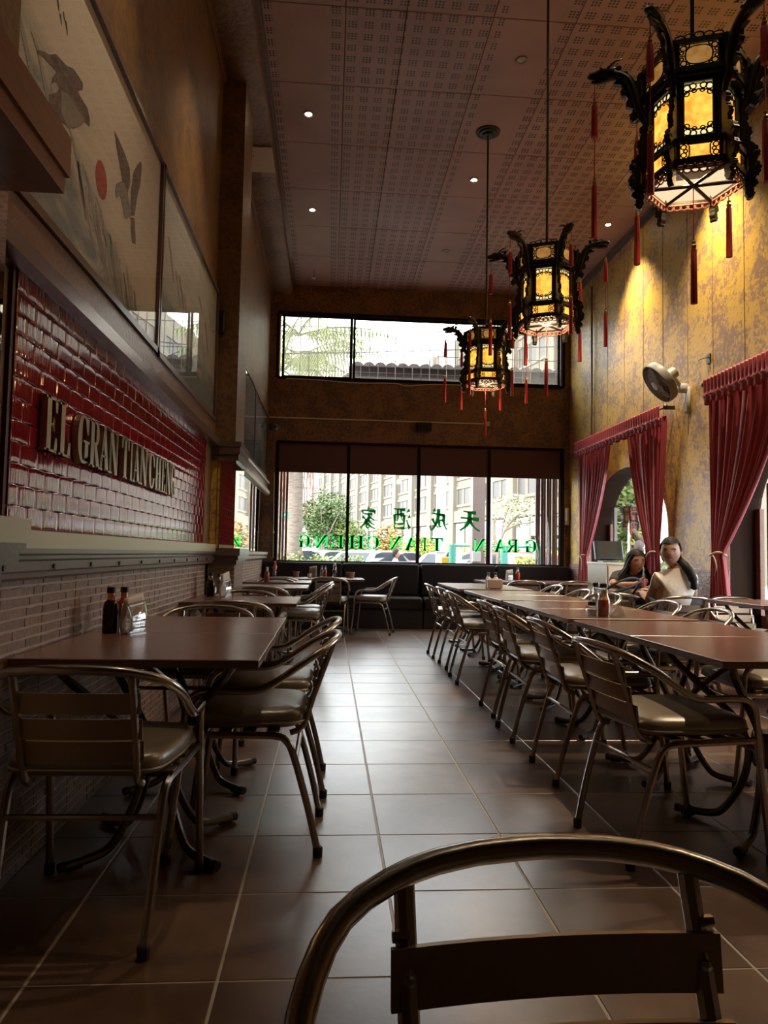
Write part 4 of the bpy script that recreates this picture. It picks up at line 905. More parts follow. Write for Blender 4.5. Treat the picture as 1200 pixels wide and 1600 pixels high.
for y in (2.69, 4.64, 6.53):
    ld = bpy.data.lights.new('lantern_bulb', 'POINT'); ld.energy = 2.0; ld.color = (1.0, 0.62, 0.28); ld.shadow_soft_size = 0.05
    lo = bpy.data.objects.new('lantern_bulb', ld); COL.objects.link(lo); lo.location = (1.40, y, 2.54)

# ================================================================ downlights in the ceiling
M['lamp_on'] = emis('warm_lamp', (1.0, 0.86, 0.62), 22.0); M['lamp_off'] = mat('unlit_lamp', (0.35, 0.33, 0.30), 0.2)
def downlight(x, y, on, label, power=None, cone=95, aim=None):
    t = thing('downlight', label, 'ceiling light', (x, y, ZC), 0, 'ceiling downlights')
    obj('trim_ring', MB().lathe([(0.030, 0), (0.048, 0), (0.050, -0.004), (0.044, -0.010), (0.031, -0.006), (0.030, 0)], 16), M['grey'], t, True)
    obj('lamp_lens', MB().lathe([(0.030, 0.0), (0.029, -0.004), (0.001, -0.006)], 12), M['lamp_on'] if on else M['lamp_off'], t)
    if on:
        ld = bpy.data.lights.new('downlight_beam', 'SPOT'); ld.energy = power; ld.color = (1.0, 0.78, 0.50); ld.spot_size = R(cone); ld.spot_blend = 1.0; ld.shadow_soft_size = 0.03
        lo = bpy.data.objects.new('downlight_beam', ld); COL.objects.link(lo); lo.parent = t; lo.location = (0, 0, -0.03)
        if aim: lo.rotation_euler = (Vector((x, y, ZC-0.03))-Vector(aim)).to_track_quat('Z', 'Y').to_euler()
downlight(-0.28, 6.42, True, 'small lit ceiling spot over the left tables, nearer of two', LAMP_W*0.5)
downlight(-0.29, 8.27, True, 'bright ceiling spot over the left tables, farther of two', LAMP_W)
downlight(1.44, 7.40, True, 'bright ceiling spot beyond the ceiling rose', LAMP_W)
for i, (x, y) in enumerate(((1.44, 3.65), (1.44, 1.80))): downlight(x, y, True, 'ceiling spot between the lantern rods and the camera, %s' % ('farther of two', 'nearer of two')[i], LAMP_W)
downlight(-0.02, 2.60, True, 'added unseen ceiling spot brightening the eagle painting', 52, 52, (-0.93, 2.75, 2.60))  # lamp added above the view so the eagle sheet does not go dark
downlight(-0.02, 4.45, True, 'added unseen ceiling spot brightening the grey landscape painting', 46, 52, (-0.93, 4.70, 2.55))  # second added lamp, lifts the landscape sheet out of the dark
downlight(1.45, 5.52, False, 'unlit ceiling spot between the lantern rods')
downlight(1.43, 9.22, False, 'unlit ceiling spot above the upper window')
for i, y in enumerate((8.25, 6.40, 4.55, 2.70)):
    downlight(3.235, y, True, ('bright ceiling spot near the gold wall, beside the farther lanterns', 'lit ceiling spot near the gold wall, hidden above the right edge', 'lit ceiling spot near the gold wall, outside the frame', 'lit ceiling spot near the gold wall, nearest the camera')[i], WASH_W, 88)
sp_ = thing('sprinkler_head', 'small white sprinkler hanging from the ceiling by the upper window', 'sprinkler', (-0.31, 10.05, ZC))
obj('pipe', MB().tube([(0, 0, 0), (0, 0, -0.12)], 0.008, 6), M['grey'], sp_); obj('deflector', MB().lathe([(0.01, -0.12), (0.03, -0.125), (0.03, -0.132), (0.006, -0.135)], 10), M['white'], sp_)

# ================================================================ curtains
def drape(yt0, yt1, yk0, yk1, yb0, yb1, zt, zk, zb, x0, pleats, seed, amp=0.03):
    rnd = random.Random(seed); ph = [rnd.uniform(-0.5, 0.5) for _ in range(pleats+1)]
    def fn(u, v):
        if v < 0.72:
            s = v/0.72; z = zt+(zk-zt)*s; a = s**1.55; c = s**1.25
            y0 = yt0+(yk0-yt0)*(a if abs(yk0-yt0) > 0.35 else c); y1 = yt1+(yk1-yt1)*(a if abs(yk1-yt1) > 0.35 else c)
            k = 1-0.45*s
        else:
            s = (v-0.72)/0.28; z = zk+(zb-zk)*s; e = min(1, s*1.6)**0.7
            y0 = yk0+(yb0-yk0)*e; y1 = yk1+(yb1-yk1)*e; k = 0.55+0.3*s
        q = u*pleats; i = int(min(q, pleats-1)); w_ = ph[i]+(ph[i+1]-ph[i])*(q-i)
        d = amp*k*math.sin(2*PI*(q+w_*0.5))+amp*0.35*k*math.sin(2*PI*(q*2.3+seed))
        return (x0+d, y0+(y1-y0)*u, z)
    return fn
def curtain(label, fn, tie, sgn):
    t = thing('curtain', label, 'curtain', tie)
    L_ = Vector(tie)
    c = obj('drape', MB().grid(lambda u, v: Vector(fn(u, v))-L_, 110, 40), M['curtain'], t, True, ang=180)
    md = c.modifiers.new('thick', 'SOLIDIFY'); md.thickness = 0.004
    P = [Vector((0.055*math.cos(a)+0.0, 0.10*math.sin(a), 0.015*math.sin(a*2))) for a in [2*PI*k/20 for k in range(20)]]
    obj('tie_cord', MB().tube(P, 0.009, 6, closed=True), M['cord'], t, True)
    obj('cord_tail', MB().tube(catmull([(-0.05, sgn*0.02, 0), (-0.06, -sgn*0.05, -0.04), (-0.055, -sgn*0.07, -0.12), (-0.05, -sgn*0.03, -0.19)], 4), 0.006, 5), M['cord'], t, True)
    return t
CX = 3.50
curtain('crimson curtain tied back at the far side of the arched window', drape(9.98, 8.85, 9.93, 9.66, 10.0, 9.55, 2.56, 1.06, 0.36, CX, 9, 3), (CX, 9.79, 1.06), 1)
curtain('crimson curtain tied back at the near side of the arched window', drape(8.33, 7.30, 7.78, 7.50, 7.88, 7.42, 2.54, 1.10, 0.10, CX, 9, 5), (CX, 7.64, 1.10), -1)
curtain('crimson curtain tied back at the right edge beside the dark alcove', drape(6.39, 5.2, 6.38, 6.20, 6.42, 6.08, 2.60, 1.09, 0.10, CX-0.02, 10, 8), (CX-0.02, 6.29, 1.09), 1)
def valance(label, y0, y1, zt, h, x0, n):
    t = thing('valance', label, 'valance', (x0, (y0+y1)/2, zt)); L_ = (y1-y0)/2
    def fn(u, v):
        s = math.sin(2*PI*n*u)
        if v < 0.62: d = 0.012*s*(1-0.3*v); z = -h*v
        elif v < 0.66: d = 0.008*s; z = -h*v
        else: d = 0.016*math.sin(2*PI*n*u*0.62+1)*(v-0.5)*2.4; z = -h*v-0.012*math.sin(2*PI*n*u*0.31)*(v-0.6)*2
        return (-0.06+d-0.02*(1 if .62 < v < .68 else 0), -L_+2*L_*u, z)
    c = obj('gathered_band', MB().grid(fn, n*8, 12), M['curtain'], t, True, ang=180); c.modifiers.new('thick', 'SOLIDIFY').thickness = 0.004
    rt = MB()
    for q in (L_,):
        def fe(u, v, q=q): return (-0.06+0.16*u+0.006*math.sin(v*0), q+0.008*math.sin(u*9), -h*v)
        rt.grid(fe, 6, 4)
    obj('return_end', rt, M['curtain'], t, True)
    obj('rod', MB().tube([(-0.02, -L_-0.06, -0.03), (-0.02, L_+0.06, -0.03)], 0.012, 8), M['black'], t, True)
    fi = MB()
    for q in (-L_-0.07, L_+0.07): fi.ball((-0.02, q, -0.03), 0.028, n=10, m=6)
    obj('finial', fi, M['black'], t, True)
    obj('bracket', MB().box(-0.03, -L_-0.045, -0.05, 0.095, -L_-0.03, -0.01).box(-0.03, L_+0.03, -0.05, 0.095, L_+0.045, -0.01), M['black'], t)
valance('gathered crimson valance above the arched window', 7.37, 10.02, 2.66, 0.22, CX, 40)
valance('gathered crimson valance at the right edge above the dark alcove', 4.35, 6.40, 2.70, 0.24, CX-0.02, 34)

# ================================================================ wall fan
M['fan_grey'] = mat('fan_grey_plastic', (0.20, 0.20, 0.205), 0.45); M['fan_pale'] = mat('fan_pale_plastic', (0.42, 0.43, 0.44), 0.45)
fan = thing('wall_fan', 'grey wall-mounted fan tilted down on the gold wall', 'fan', (3.6, 7.02, 2.62))
obj('bracket', MB().bev(-0.045, -0.045, -0.11, 0.0, 0.045, 0.16, 0.015).bev(-0.12, -0.035, 0.10, -0.02, 0.035, 0.19, 0.015), M['fan_pale'], fan, True, ang=50)
obj('switch_panel', MB().box(-0.05, -0.03, -0.09, -0.044, 0.03, 0.0), M['grey'], fan)
hd = Vector((-0.36, -0.10, 0.17)); nrm = Vector((-0.78, 0.07, -0.57)).normalized()
Q = nrm.to_track_quat('Z', 'Y').to_matrix().to_4x4(); FM = Matrix.Translation(hd) @ Q
obj('neck', MB().tube(catmull([(-0.10, 0, 0.17), (-0.17, -0.05, 0.22), (-0.26, -0.10, 0.26)], 3), 0.022, 8), M['fan_pale'], fan, True)
obj('motor', MB().lathe([(0.03, -0.20), (0.055, -0.19), (0.06, -0.08), (0.075, -0.045), (0.075, -0.03)], 16, FM), M['grey'], fan, True)
obj('rim', MB().lathe([(0.195, -0.05), (0.212, -0.04), (0.217, 0.0), (0.212, 0.035), (0.20, 0.04), (0.20, -0.045), (0.195, -0.05)], 32, FM), M['fan_grey'], fan, True)
gr = MB()
for k in range(36):
    a = 2*PI*k/36; c, s = math.cos(a), math.sin(a); tw = lambda r, d, z: FM @ Vector((r*math.cos(a+d), r*math.sin(a+d), z))
    gr.tube([tw(0.045, 0, 0.062), tw(0.12, 0.12, 0.060), tw(0.20, 0.2, 0.035)], 0.0016, 4, False); gr.tube([tw(0.06, 0, -0.06), tw(0.13, 0, -0.06), tw(0.205, 0, -0.04)], 0.0016, 4, False)
for r in (0.085, 0.125, 0.165): gr.tube([FM @ Vector((r*math.cos(2*PI*k/28), r*math.sin(2*PI*k/28), 0.060-0.03*max(0, r-0.12)/0.08)) for k in range(28)], 0.0018, 4, closed=True)
obj('guard', gr, M['fan_pale'], fan)
obj('guard_badge', MB().lathe([(0.045, 0.058), (0.046, 0.064), (0.03, 0.069), (0.001, 0.07)], 16, FM), M['white'], fan, True)
for k in range(3):
    a = 2*PI*k/3
    def bl(u, v, a=a): r = 0.03+0.15*u; th = a+(v-0.5)*(0.9+0.5*u); return FM @ Vector((r*math.cos(th), r*math.sin(th), 0.02*(v-0.5)))
    obj('blade', MB().grid(bl, 5, 4), M['grey'], fan, True)
obj('hub', MB().lathe([(0.03, -0.02), (0.032, 0.02), (0.02, 0.035), (0.001, 0.038)], 12, FM), M['grey'], fan, True)
hk = tag(obj('wall_hook', MB().box(3.585, 6.60, 2.92, 3.6, 6.66, 3.01).tube([(3.585, 6.63, 2.98), (3.54, 6.64, 2.97), (3.50, 6.66, 2.955)], 0.006, 6), M['black']), 'small dark bracket on the gold wall behind the fan', 'bracket')

# ================================================================ fittings on the walls
pole = tag(obj('conduit_pipe', MB().tube([(3.57, 9.70, 2.72), (3.57, 9.70, ZC-0.2)], 0.014, 8), M['dark_trim'], None, True), 'thin dark conduit rising up the gold wall from the far valance', 'pipe')
tag(obj('trunking_strip', MB().box(-0.93, YB-0.016, 3.01, 2.26, YB, 3.028), M['cord']), 'thin pale cable trunking along the back wall between the windows', 'cable trunking')
jb = thing('junction_box', 'small pale junction box at the end of the back wall trunking', 'box', (2.31, YB, 3.02))
obj('box', MB().bev(-0.05, -0.03, -0.035, 0.05, 0, 0.035, 0.006), M['cord'], jb); obj('cover_screw', MB().tube([(0.03, -0.032, 0), (0.03, -0.03, 0)], 0.006, 6), M['grey'], jb)
sk = thing('wall_speaker', 'small black speaker on the back wall above the street window', 'speaker', (1.36, YB, 2.93))
obj('cabinet', MB().bev(-0.11, -0.12, -0.065, 0.11, 0, 0.065, 0.012), M['black'], sk); obj('grille', MB().box(-0.095, -0.126, -0.05, 0.095, -0.119, 0.05), M['black_vinyl'], sk)
s2 = thing('wall_speaker', 'black loudspeaker high on the front of the left wall pillar', 'speaker', (XL+0.042, 5.81, 2.86), 0)
obj('cabinet', MB().bev(-0.032, -0.06, -0.09, 0.032, 0, 0.09, 0.008), M['black'], s2); obj('grille', MB().box(-0.027, -0.064, -0.078, 0.027, -0.059, 0.078), M['black_vinyl'], s2)
cc = thing('security_camera', 'round security camera at the left end of the back wall', 'camera', (-0.84, YB, 2.865))
obj('mount', MB().box(-0.14, -0.015, -0.035, -0.02, 0, 0.045), M['dark_trim'], cc); Rx = Matrix.Rotation(R(90), 4, 'X')
obj('housing', MB().lathe([(0.05, 0), (0.055, 0.03), (0.05, 0.07), (0.03, 0.09)], 16, Rx), M['grey'], cc, True); obj('lens', MB().lathe([(0.03, 0.085), (0.026, 0.1), (0.001, 0.105)], 12, Rx), M['black'], cc, True)
ic = thing('wall_handset', 'white intercom handset on the corner beside the street window', 'intercom', (3.55, YB, 1.62))
obj('body', MB().bev(-0.03, -0.03, -0.10, 0.03, 0, 0.16, 0.008), M['white'], ic); obj('handset', MB().bev(-0.022, -0.055, -0.05, 0.012, -0.03, 0.14, 0.008), M['white'], ic); obj('cable', MB().tube(catmull([(0, -0.02, -0.10), (0.0, -0.02, -0.16), (-0.01, -0.02, -0.2)], 3), 0.012, 6), M['black'], ic)
tag(obj('blind_cord', MB().tube([(-0.835, YB-0.02, 2.2), (-0.825, YB-0.02, 1.45), (-0.82, YB-0.02, 0.95)], 0.007, 6).ball((-0.825, YB-0.02, 1.32), 0.018, n=8, m=5), M['cord']), 'pale blind cord hanging at the left side of the street window', 'cord')
# ================================================================ things on the tables
TZ = 0.70
M['soy'] = mat('dark_sauce_glass', (0.012, 0.006, 0.004), 0.12); M['amber'] = glassy('amber_neck_glass', (0.75, 0.32, 0.14), 0.08)
M['redsauce'] = mat('red_sauce', (0.33, 0.03, 0.012), 0.15); M['yellow'] = mat('yellow_sauce', (0.60, 0.42, 0.06), 0.3)
M['napkin'] = mat('paper_napkin', (0.62, 0.57, 0.52), 0.8); M['straw_wood'] = mat('light_box_wood', (0.50, 0.37, 0.25), 0.5)
M['pot'] = mat('woven_brown_pot', (0.26, 0.14, 0.07), 0.7, bump=(90, 0.4)); M['cola'] = mat('cola', (0.03, 0.008, 0.006), 0.1); M['redlabel'] = mat('red_label', (0.45, 0.02, 0.02), 0.5)
M['pink_drink'] = mat('pink_drink', (0.55, 0.10, 0.12), 0.2)
def sauce(label, x, y, z, h=0.178, body='soy', neck='amber', capm='black', grp='sauce bottles'):
    t = thing('sauce_bottle', label, 'bottle', (x, y, z), 0, grp); k = h/0.178
    obj('bottle_body', MB().lathe([(0.027*k, 0), (0.030*k, 0.004), (0.030*k, 0.095*k), (0.026*k, 0.118*k), (0.0155*k, 0.130*k)], 16), M[body], t, True)
    obj('neck', MB().lathe([(0.0155*k, 0.130*k), (0.014*k, 0.15*k), (0.013*k, 0.158*k)], 14), M[neck], t, True)
    obj('cap', MB().lathe([(0.0165*k, 0.156*k), (0.017*k, 0.160*k), (0.0165*k, 0.178*k), (0.013*k, 0.179*k)], 14), M[capm], t, True)
    return t
sauce('dark soy sauce bottle with black cap on the left front table', -0.865, 2.985, TZ, 0.182)
sauce('reddish sauce bottle with black cap half hidden behind the soy bottle', -0.845, 3.10, TZ, 0.178, 'redsauce')
sauce('dark sauce bottle by the wall on the second left table', -0.868, 5.44, TZ, 0.175, 'soy', 'crystal')
sauce('slim clear sauce bottle behind the dark one on the second left table', -0.82, 5.52, TZ, 0.165, 'crystal', 'crystal')
sauce('dark sauce bottle against the wall on the third left table', -0.86, 7.02, TZ, 0.175)
sauce('red sauce bottle with a white cap on the fourth left table', -0.70, 8.30, TZ, 0.165, 'redsauce', 'white', 'white')
def napkin_holder(label, x, y, z, rz=0.0, tall=False):
    t = thing('napkin_holder', label, 'napkin holder', (x, y, z), rz, 'napkin holders')
    for s in (1, -1):
        def fn(u, v, s=s):
            w_ = 0.052*(1-0.12*math.sin(v*PI)); return (-w_+2*w_*u, s*(0.022+0.010*math.sin(v*4.2)), 0.002+0.118*v+0.012*u*v)
        o = obj('wavy_side', MB().grid(fn, 8, 10), M['crystal'], t, True); o.modifiers.new('t', 'SOLIDIFY').thickness = 0.004
        cut = MB()
        for r in range(6):
            for q in range(r+1): cut.ball(((q-r/2)*0.012, s*(0.027+0.006*math.sin(0.6)), 0.082-r*0.013), 0.0062, 0.003, 0.0062, 6, 4)
        obj('cut_pattern', cut, M['crystal'], t)
    obj('foot', MB().box(-0.05, -0.028, 0, 0.05, 0.028, 0.004), M['crystal'], t)
    def np(u, v): return (-0.05+0.1*u, 0.008*math.sin(v*5+u), 0.006+(0.135 if not tall else 0.16)*v+0.02*u*v)
    o = obj('napkins', MB().grid(np, 8, 8), M['napkin'], t, True); o.modifiers.new('t', 'SOLIDIFY').thickness = 0.016
    return t
napkin_holder('cut-glass napkin holder with paper napkins on the left front table', -0.775, 2.985, TZ, R(65))
napkin_holder('napkin holder with a crumpled white napkin on the second left table', -0.755, 5.40, TZ, R(70), True)
# the table before the left banquette
sd_ = thing('cola_bottle', 'red-labelled cola bottle at the left end of the window table', 'bottle', (-0.74, 10.02, TZ))
obj('bottle_body', MB().lathe([(0.024, 0), (0.027, 0.01), (0.027, 0.06), (0.024, 0.085), (0.028, 0.12), (0.026, 0.15), (0.012, 0.195)], 14), M['crystal'], sd_, True)
obj('drink', MB().lathe([(0.023, 0.004), (0.0255, 0.012), (0.0255, 0.06), (0.0225, 0.085), (0.0225, 0.087)], 12), M['cola'], sd_, True)
obj('paper_label', MB().lathe([(0.0275, 0.105), (0.0288, 0.118), (0.0282, 0.14)], 14), M['redlabel'], sd_, True); obj('cap', MB().lathe([(0.013, 0.195), (0.0135, 0.21), (0.010, 0.212)], 12), M['redlabel'], sd_, True)
def pot(label, x, y, z, r=0.05, h=0.065):
    t = thing('small_pot', label, 'pot', (x, y, z)); obj('pot_wall', MB().lathe([(r*0.75, 0), (r*0.8, 0.004), (r, h), (r*0.92, h), (r*0.74, 0.01), (0.002, 0.01)], 16), M['pot'], t, True)
    obj('rim', MB().tube([(r*0.97*math.cos(2*PI*k/16), r*0.97*math.sin(2*PI*k/16), h) for k in range(16)], 0.005, 6, closed=True), M['pot'], t, True); return t
pot('small woven brown pot at the left of the window table', -0.45, 10.0, TZ, 0.045, 0.075); pot('woven brown pot at the right end of the window table', 0.29, 9.97, TZ, 0.06, 0.075)
for dx, b, lb in ((0.0, 'crystal', 'clear'), (0.045, 'redsauce', 'red')):
    sauce('%s sauce bottle with white neck beside the napkins on the window table' % lb, -0.10+dx, 9.95, TZ, 0.16, b, 'white', 'black')
napkin_holder('glass napkin holder on the window table before the left banquette', -0.22, 10.0, TZ, 0)
wb_ = thing('water_bottle', 'clear capped water bottle standing on the window table', 'bottle', (0.075, 10.08, TZ))
obj('bottle_body', MB().lathe([(0.028, 0), (0.031, 0.01), (0.029, 0.05), (0.031, 0.09), (0.029, 0.11), (0.031, 0.14), (0.014, 0.18)], 14), M['crystal'], wb_, True); obj('cap', MB().lathe([(0.014, 0.18), (0.0145, 0.196), (0.01, 0.198)], 12), M['white'], wb_, True); obj('paper_label', MB().lathe([(0.0315, 0.07), (0.032, 0.09), (0.030, 0.105)], 14), M['black'], wb_, True)
cp = thing('paper_cup', 'crumpled white cup beside the glass napkin holder on the window table', 'cup', (-0.265, 9.86, TZ)); obj('cup_wall', MB().lathe([(0.022, 0), (0.03, 0.05), (0.027, 0.05), (0.02, 0.004)], 12), M['napkin'], cp, True); obj('rim', MB().tube([(0.0295*math.cos(2*PI*k/12), 0.0295*math.sin(2*PI*k/12), 0.05) for k in range(12)], 0.002, 5, closed=True), M['white'], cp, True)
# cruets on the third right table
def cruet(label, x, y, z, h=0.12, stop='black'):
    t = thing('glass_cruet', label, 'cruet', (x, y, z), 0, 'cut-glass cruets'); k = h/0.12
    fc = MB().lathe([(0.050*k, 0), (0.052*k, 0.010*k), (0.036*k, 0.050*k), (0.017*k, 0.078*k), (0.013*k, 0.088*k)], 10)
    obj('faceted_body', fc, M['crystal'], t); cut = MB()
    for r in range(4):
        n = 10-2*r
        for q in range(n): a = 2*PI*q/n+r*0.3; rr_ = (0.050-0.008*r)*k; cut.ball((rr_*math.cos(a), rr_*math.sin(a), (0.014+0.012*r)*k), 0.006*k, n=6, m=4)
    obj('cut_pattern', cut, M['crystal'], t)
    obj('neck', MB().lathe([(0.013*k, 0.088*k), (0.0125*k, 0.115*k), (0.015*k, 0.12*k)], 10), M['crystal'], t, True)
    obj('stopper', MB().lathe([(0.012*k, 0.118*k), (0.016*k, 0.122*k), (0.016*k, 0.136*k), (0.008*k, 0.14*k)], 10), M[stop], t, True); return t
cruet('cut-glass cruet with black stopper, rear one of the right-hand condiments', 1.685, 4.50, TZ, 0.155)
cruet('pyramid-shaped cut-glass cruet at the right of the condiments', 1.645, 4.06, TZ, 0.105, 'crystal')
sa = thing('salt_shaker', 'square glass shaker with a black lid before the red sauce bottle', 'shaker', (1.505, 4.08, TZ)); obj('jar', MB().bev(-0.024, -0.024, 0, 0.024, 0.024, 0.062, 0.006), M['crystal'], sa); obj('pepper', MB().box(-0.019, -0.019, 0.004, 0.019, 0.019, 0.04), M['grey'], sa); obj('lid', MB().lathe([(0.023, 0.062), (0.024, 0.066), (0.022, 0.084), (0.012, 0.088)], 12), M['black'], sa, True)
sv = thing('sauce_bottle', 'red sauce bottle with clear neck and black cap among the right condiments', 'bottle', (1.565, 4.06, TZ), 0, 'sauce bottles')
obj('bottle_body', MB().lathe([(0.030, 0), (0.034, 0.006), (0.033, 0.09), (0.026, 0.118), (0.021, 0.135)], 16), M['crystal'], sv, True); obj('sauce', MB().lathe([(0.028, 0.004), (0.0325, 0.010), (0.0315, 0.088), (0.030, 0.095)], 16), M['redsauce'], sv, True); obj('neck', MB().lathe([(0.021, 0.135), (0.0195, 0.16), (0.02, 0.168)], 14), M['crystal'], sv, True); obj('cap', MB().lathe([(0.0225, 0.166), (0.023, 0.17), (0.022, 0.188), (0.016, 0.19)], 14), M['black'], sv, True)
sy = sauce('yellow sauce bottle behind the red one among the right condiments', 1.615, 4.16, TZ, 0.15, 'yellow', 'yellow', 'yellow')
nb = thing('napkin_box', 'light wooden napkin box with two bottles behind it, on the right row', 'napkin box', (1.68, 7.30, TZ), R(-4))
obj('box', MB().bev(-0.075, -0.04, 0.008, 0.075, 0.04, 0.10, 0.006), M['straw_wood'], nb); obj('foot', MB().box(-0.06, -0.03, 0, 0.06, 0.03, 0.01), M['table_edge'], nb); obj('napkins', MB().box(-0.06, -0.025, 0.09, 0.06, 0.025, 0.106), M['napkin'], nb)
sauce('clear sauce bottle behind the napkin box, left of two', 1.64, 7.42, TZ, 0.165, 'white', 'crystal', 'black'); sauce('clear sauce bottle behind the napkin box, right of two', 1.72, 7.43, TZ, 0.165, 'white', 'crystal', 'black')
sauce('red sauce bottle on the table before the right banquette', 2.58, 9.82, TZ, 0.18, 'redsauce', 'white', 'black')
napkin_holder('white napkin holder beside the red bottle before the right banquette', 2.47, 9.84, TZ, R(20))
# ---------------------------------------------------------------- till cabinet and monitor
cb = thing('till_cabinet', 'pale wooden cabinet in front of the arched window', 'cabinet', (3.44, 8.75, 0), R(6))
obj('carcass', MB().box(-0.15, -0.24, 0.06, 0.20, 0.25, 0.955), M['straw_wood'], cb); obj('plinth', MB().box(-0.14, -0.22, 0, 0.19, 0.23, 0.06), M['black'], cb); obj('top', MB().bev(-0.165, -0.26, 0.955, 0.215, 0.265, 0.985, 0.004), M['cream_trim'], cb); obj('end_panel', MB().box(-0.158, -0.245, 0.06, -0.148, 0.25, 0.955), M['cream_trim'], cb)
d_ = obj('door', MB().bev(-0.14, -0.256, 0.08, 0.19, -0.241, 0.94, 0.004), M['straw_wood'], cb); obj('handle', MB().tube([(0.16, -0.258, 0.55), (0.16, -0.275, 0.56), (0.16, -0.275, 0.66), (0.16, -0.258, 0.67)], 0.006, 6), M['alu'], d_)
mo = thing('till_monitor', 'dark till screen tilted on top of the pale cabinet', 'monitor', (3.42, 8.70, 0.985), R(4))
obj('stand', MB().box(-0.10, -0.06, 0, 0.10, 0.10, 0.02).box(-0.04, 0.0, 0.02, 0.04, 0.05, 0.10), M['black'], mo); TM = Matrix.Translation((0, -0.02, 0.03)) @ Matrix.Rotation(R(-14), 4, 'X')
obj('housing', MB().bev(-0.18, -0.02, 0, 0.18, 0.03, 0.235, 0.006, TM), M['black'], mo); obj('screen', MB().box(-0.16, -0.024, 0.03, 0.16, -0.019, 0.22, TM), mat('dark_screen', (0.05, 0.045, 0.035), 0.12), mo)

# ================================================================ people
M['skin'] = mat('tan_skin', (0.36, 0.19, 0.125), 0.5); M['hair'] = mat('black_hair', (0.010, 0.008, 0.008), 0.6, bump=(160, 0.25, 0.003), spec=0.2); M['blackshirt'] = mat('black_shirt', (0.018, 0.018, 0.022), 0.75); M['whiteshirt'] = mat('white_shirt', (0.60, 0.54, 0.48), 0.8, bump=(18, 0.35, 0.02)); M['jeans'] = mat('dark_trousers', (0.03, 0.035, 0.055), 0.8); M['lips'] = mat('lips', (0.30, 0.10, 0.09), 0.45); M['eye'] = mat('dark_eye', (0.02, 0.015, 0.012), 0.2); M['greyshirt'] = mat('grey_shirt', (0.22, 0.20, 0.22), 0.8); M['greyhair'] = mat('grey_hair', (0.05, 0.045, 0.042), 0.7)
def skin(joints, edges, root, sub=2):
    """one continuous surface grown over a skeleton of joints (position, radius)"""
    names = list(joints); me = bpy.data.meshes.new('sk'); me.from_pydata([joints[n][0] for n in names], [(names.index(a), names.index(b)) for a, b in edges], [])
    o = bpy.data.objects.new('sk', me); COL.objects.link(o); md = o.modifiers.new('s', 'SKIN'); md.use_smooth_shade = True
    sv_ = me.skin_vertices[0].data
    for i, n in enumerate(names):
        r = joints[n][1]; sv_[i].radius = r if isinstance(r, tuple) else (r, r); sv_[i].use_root = (n == root)
    s2_ = o.modifiers.new('d', 'SUBSURF'); s2_.levels = sub
    dg = bpy.context.evaluated_depsgraph_get(); em = o.evaluated_get(dg).to_mesh(); mb = MB()
    mb.add([v.co.copy() for v in em.vertices], [tuple(p.vertices) for p in em.polygons]); o.evaluated_get(dg).to_mesh_clear()
    bpy.data.objects.remove(o); bpy.data.meshes.remove(me); return mb
def head_M(c, face, tilt=0.0):
    fy = Vector(face).normalized(); x = fy.cross(Vector((0, 0, 1))).normalized(); z = x.cross(fy)
    return Matrix(((x.x, fy.x, z.x, c[0]), (x.y, fy.y, z.y, c[1]), (x.z, fy.z, z.z, c[2]), (0, 0, 0, 1)))   # local: x right ear, y face, z up
def add_head(mb, HM, s=1.0):
    V = MB().ball((0, 0, 0), 1, n=24, m=18); out = []
    for v in V.v:
        x, y, z = v; w_ = 0.078; d = 0.098; h = 0.115
        if z < 0: w_ *= 1-0.30*(-z)**1.4; d *= 1-0.12*(-z)
        px, py, pz = x*w_, y*d, z*h
        if y > 0.55:
            nose = math.exp(-((px/0.013)**2+((pz+0.018)/0.022)**2)); py += 0.022*nose
            py -= 0.008*math.exp(-(((abs(px)-0.031)/0.015)**2+((pz-0.012)/0.011)**2)); py += 0.006*math.exp(-((px/0.02)**2+((pz+0.058)/0.010)**2)); py += 0.008*math.exp(-((px/0.022)**2+((pz+0.098)/0.016)**2))
        out.append(HM @ Vector((px*s, (py+0.008)*s, pz*s)))
    mb.add(out, V.f)
    for sx in (1, -1): mb.ball(HM @ Vector((sx*0.077*s, -0.005*s, -0.005*s)), 0.010*s, 0.018*s, 0.030*s, 8, 6, HM.to_3x3().to_4x4())
    return mb
def face_parts(t, HM, s=1.0):
    off = Vector(t.location); R4 = HM.to_3x3().to_4x4(); P = lambda x, y, z: (HM @ Vector((x*s, y*s, z*s)))-off
    for sx in (1, -1):
        e = MB().ball(P(sx*0.031, 0.088, 0.012), 0.0105*s, 0.006*s, 0.0042*s, 10, 6, R4); obj('eye', e, M['eye'], t, True)
        obj('eyebrow', MB().tube([P(sx*0.017, 0.098, 0.030), P(sx*0.034, 0.094, 0.034), P(sx*0.048, 0.082, 0.028)], 0.004*s, 5), M['hair'], t, True)
    obj('lips', MB().ball(P(0, 0.099, -0.058), 0.020*s, 0.007*s, 0.007*s, 10, 6, R4), M['lips'], t, True)
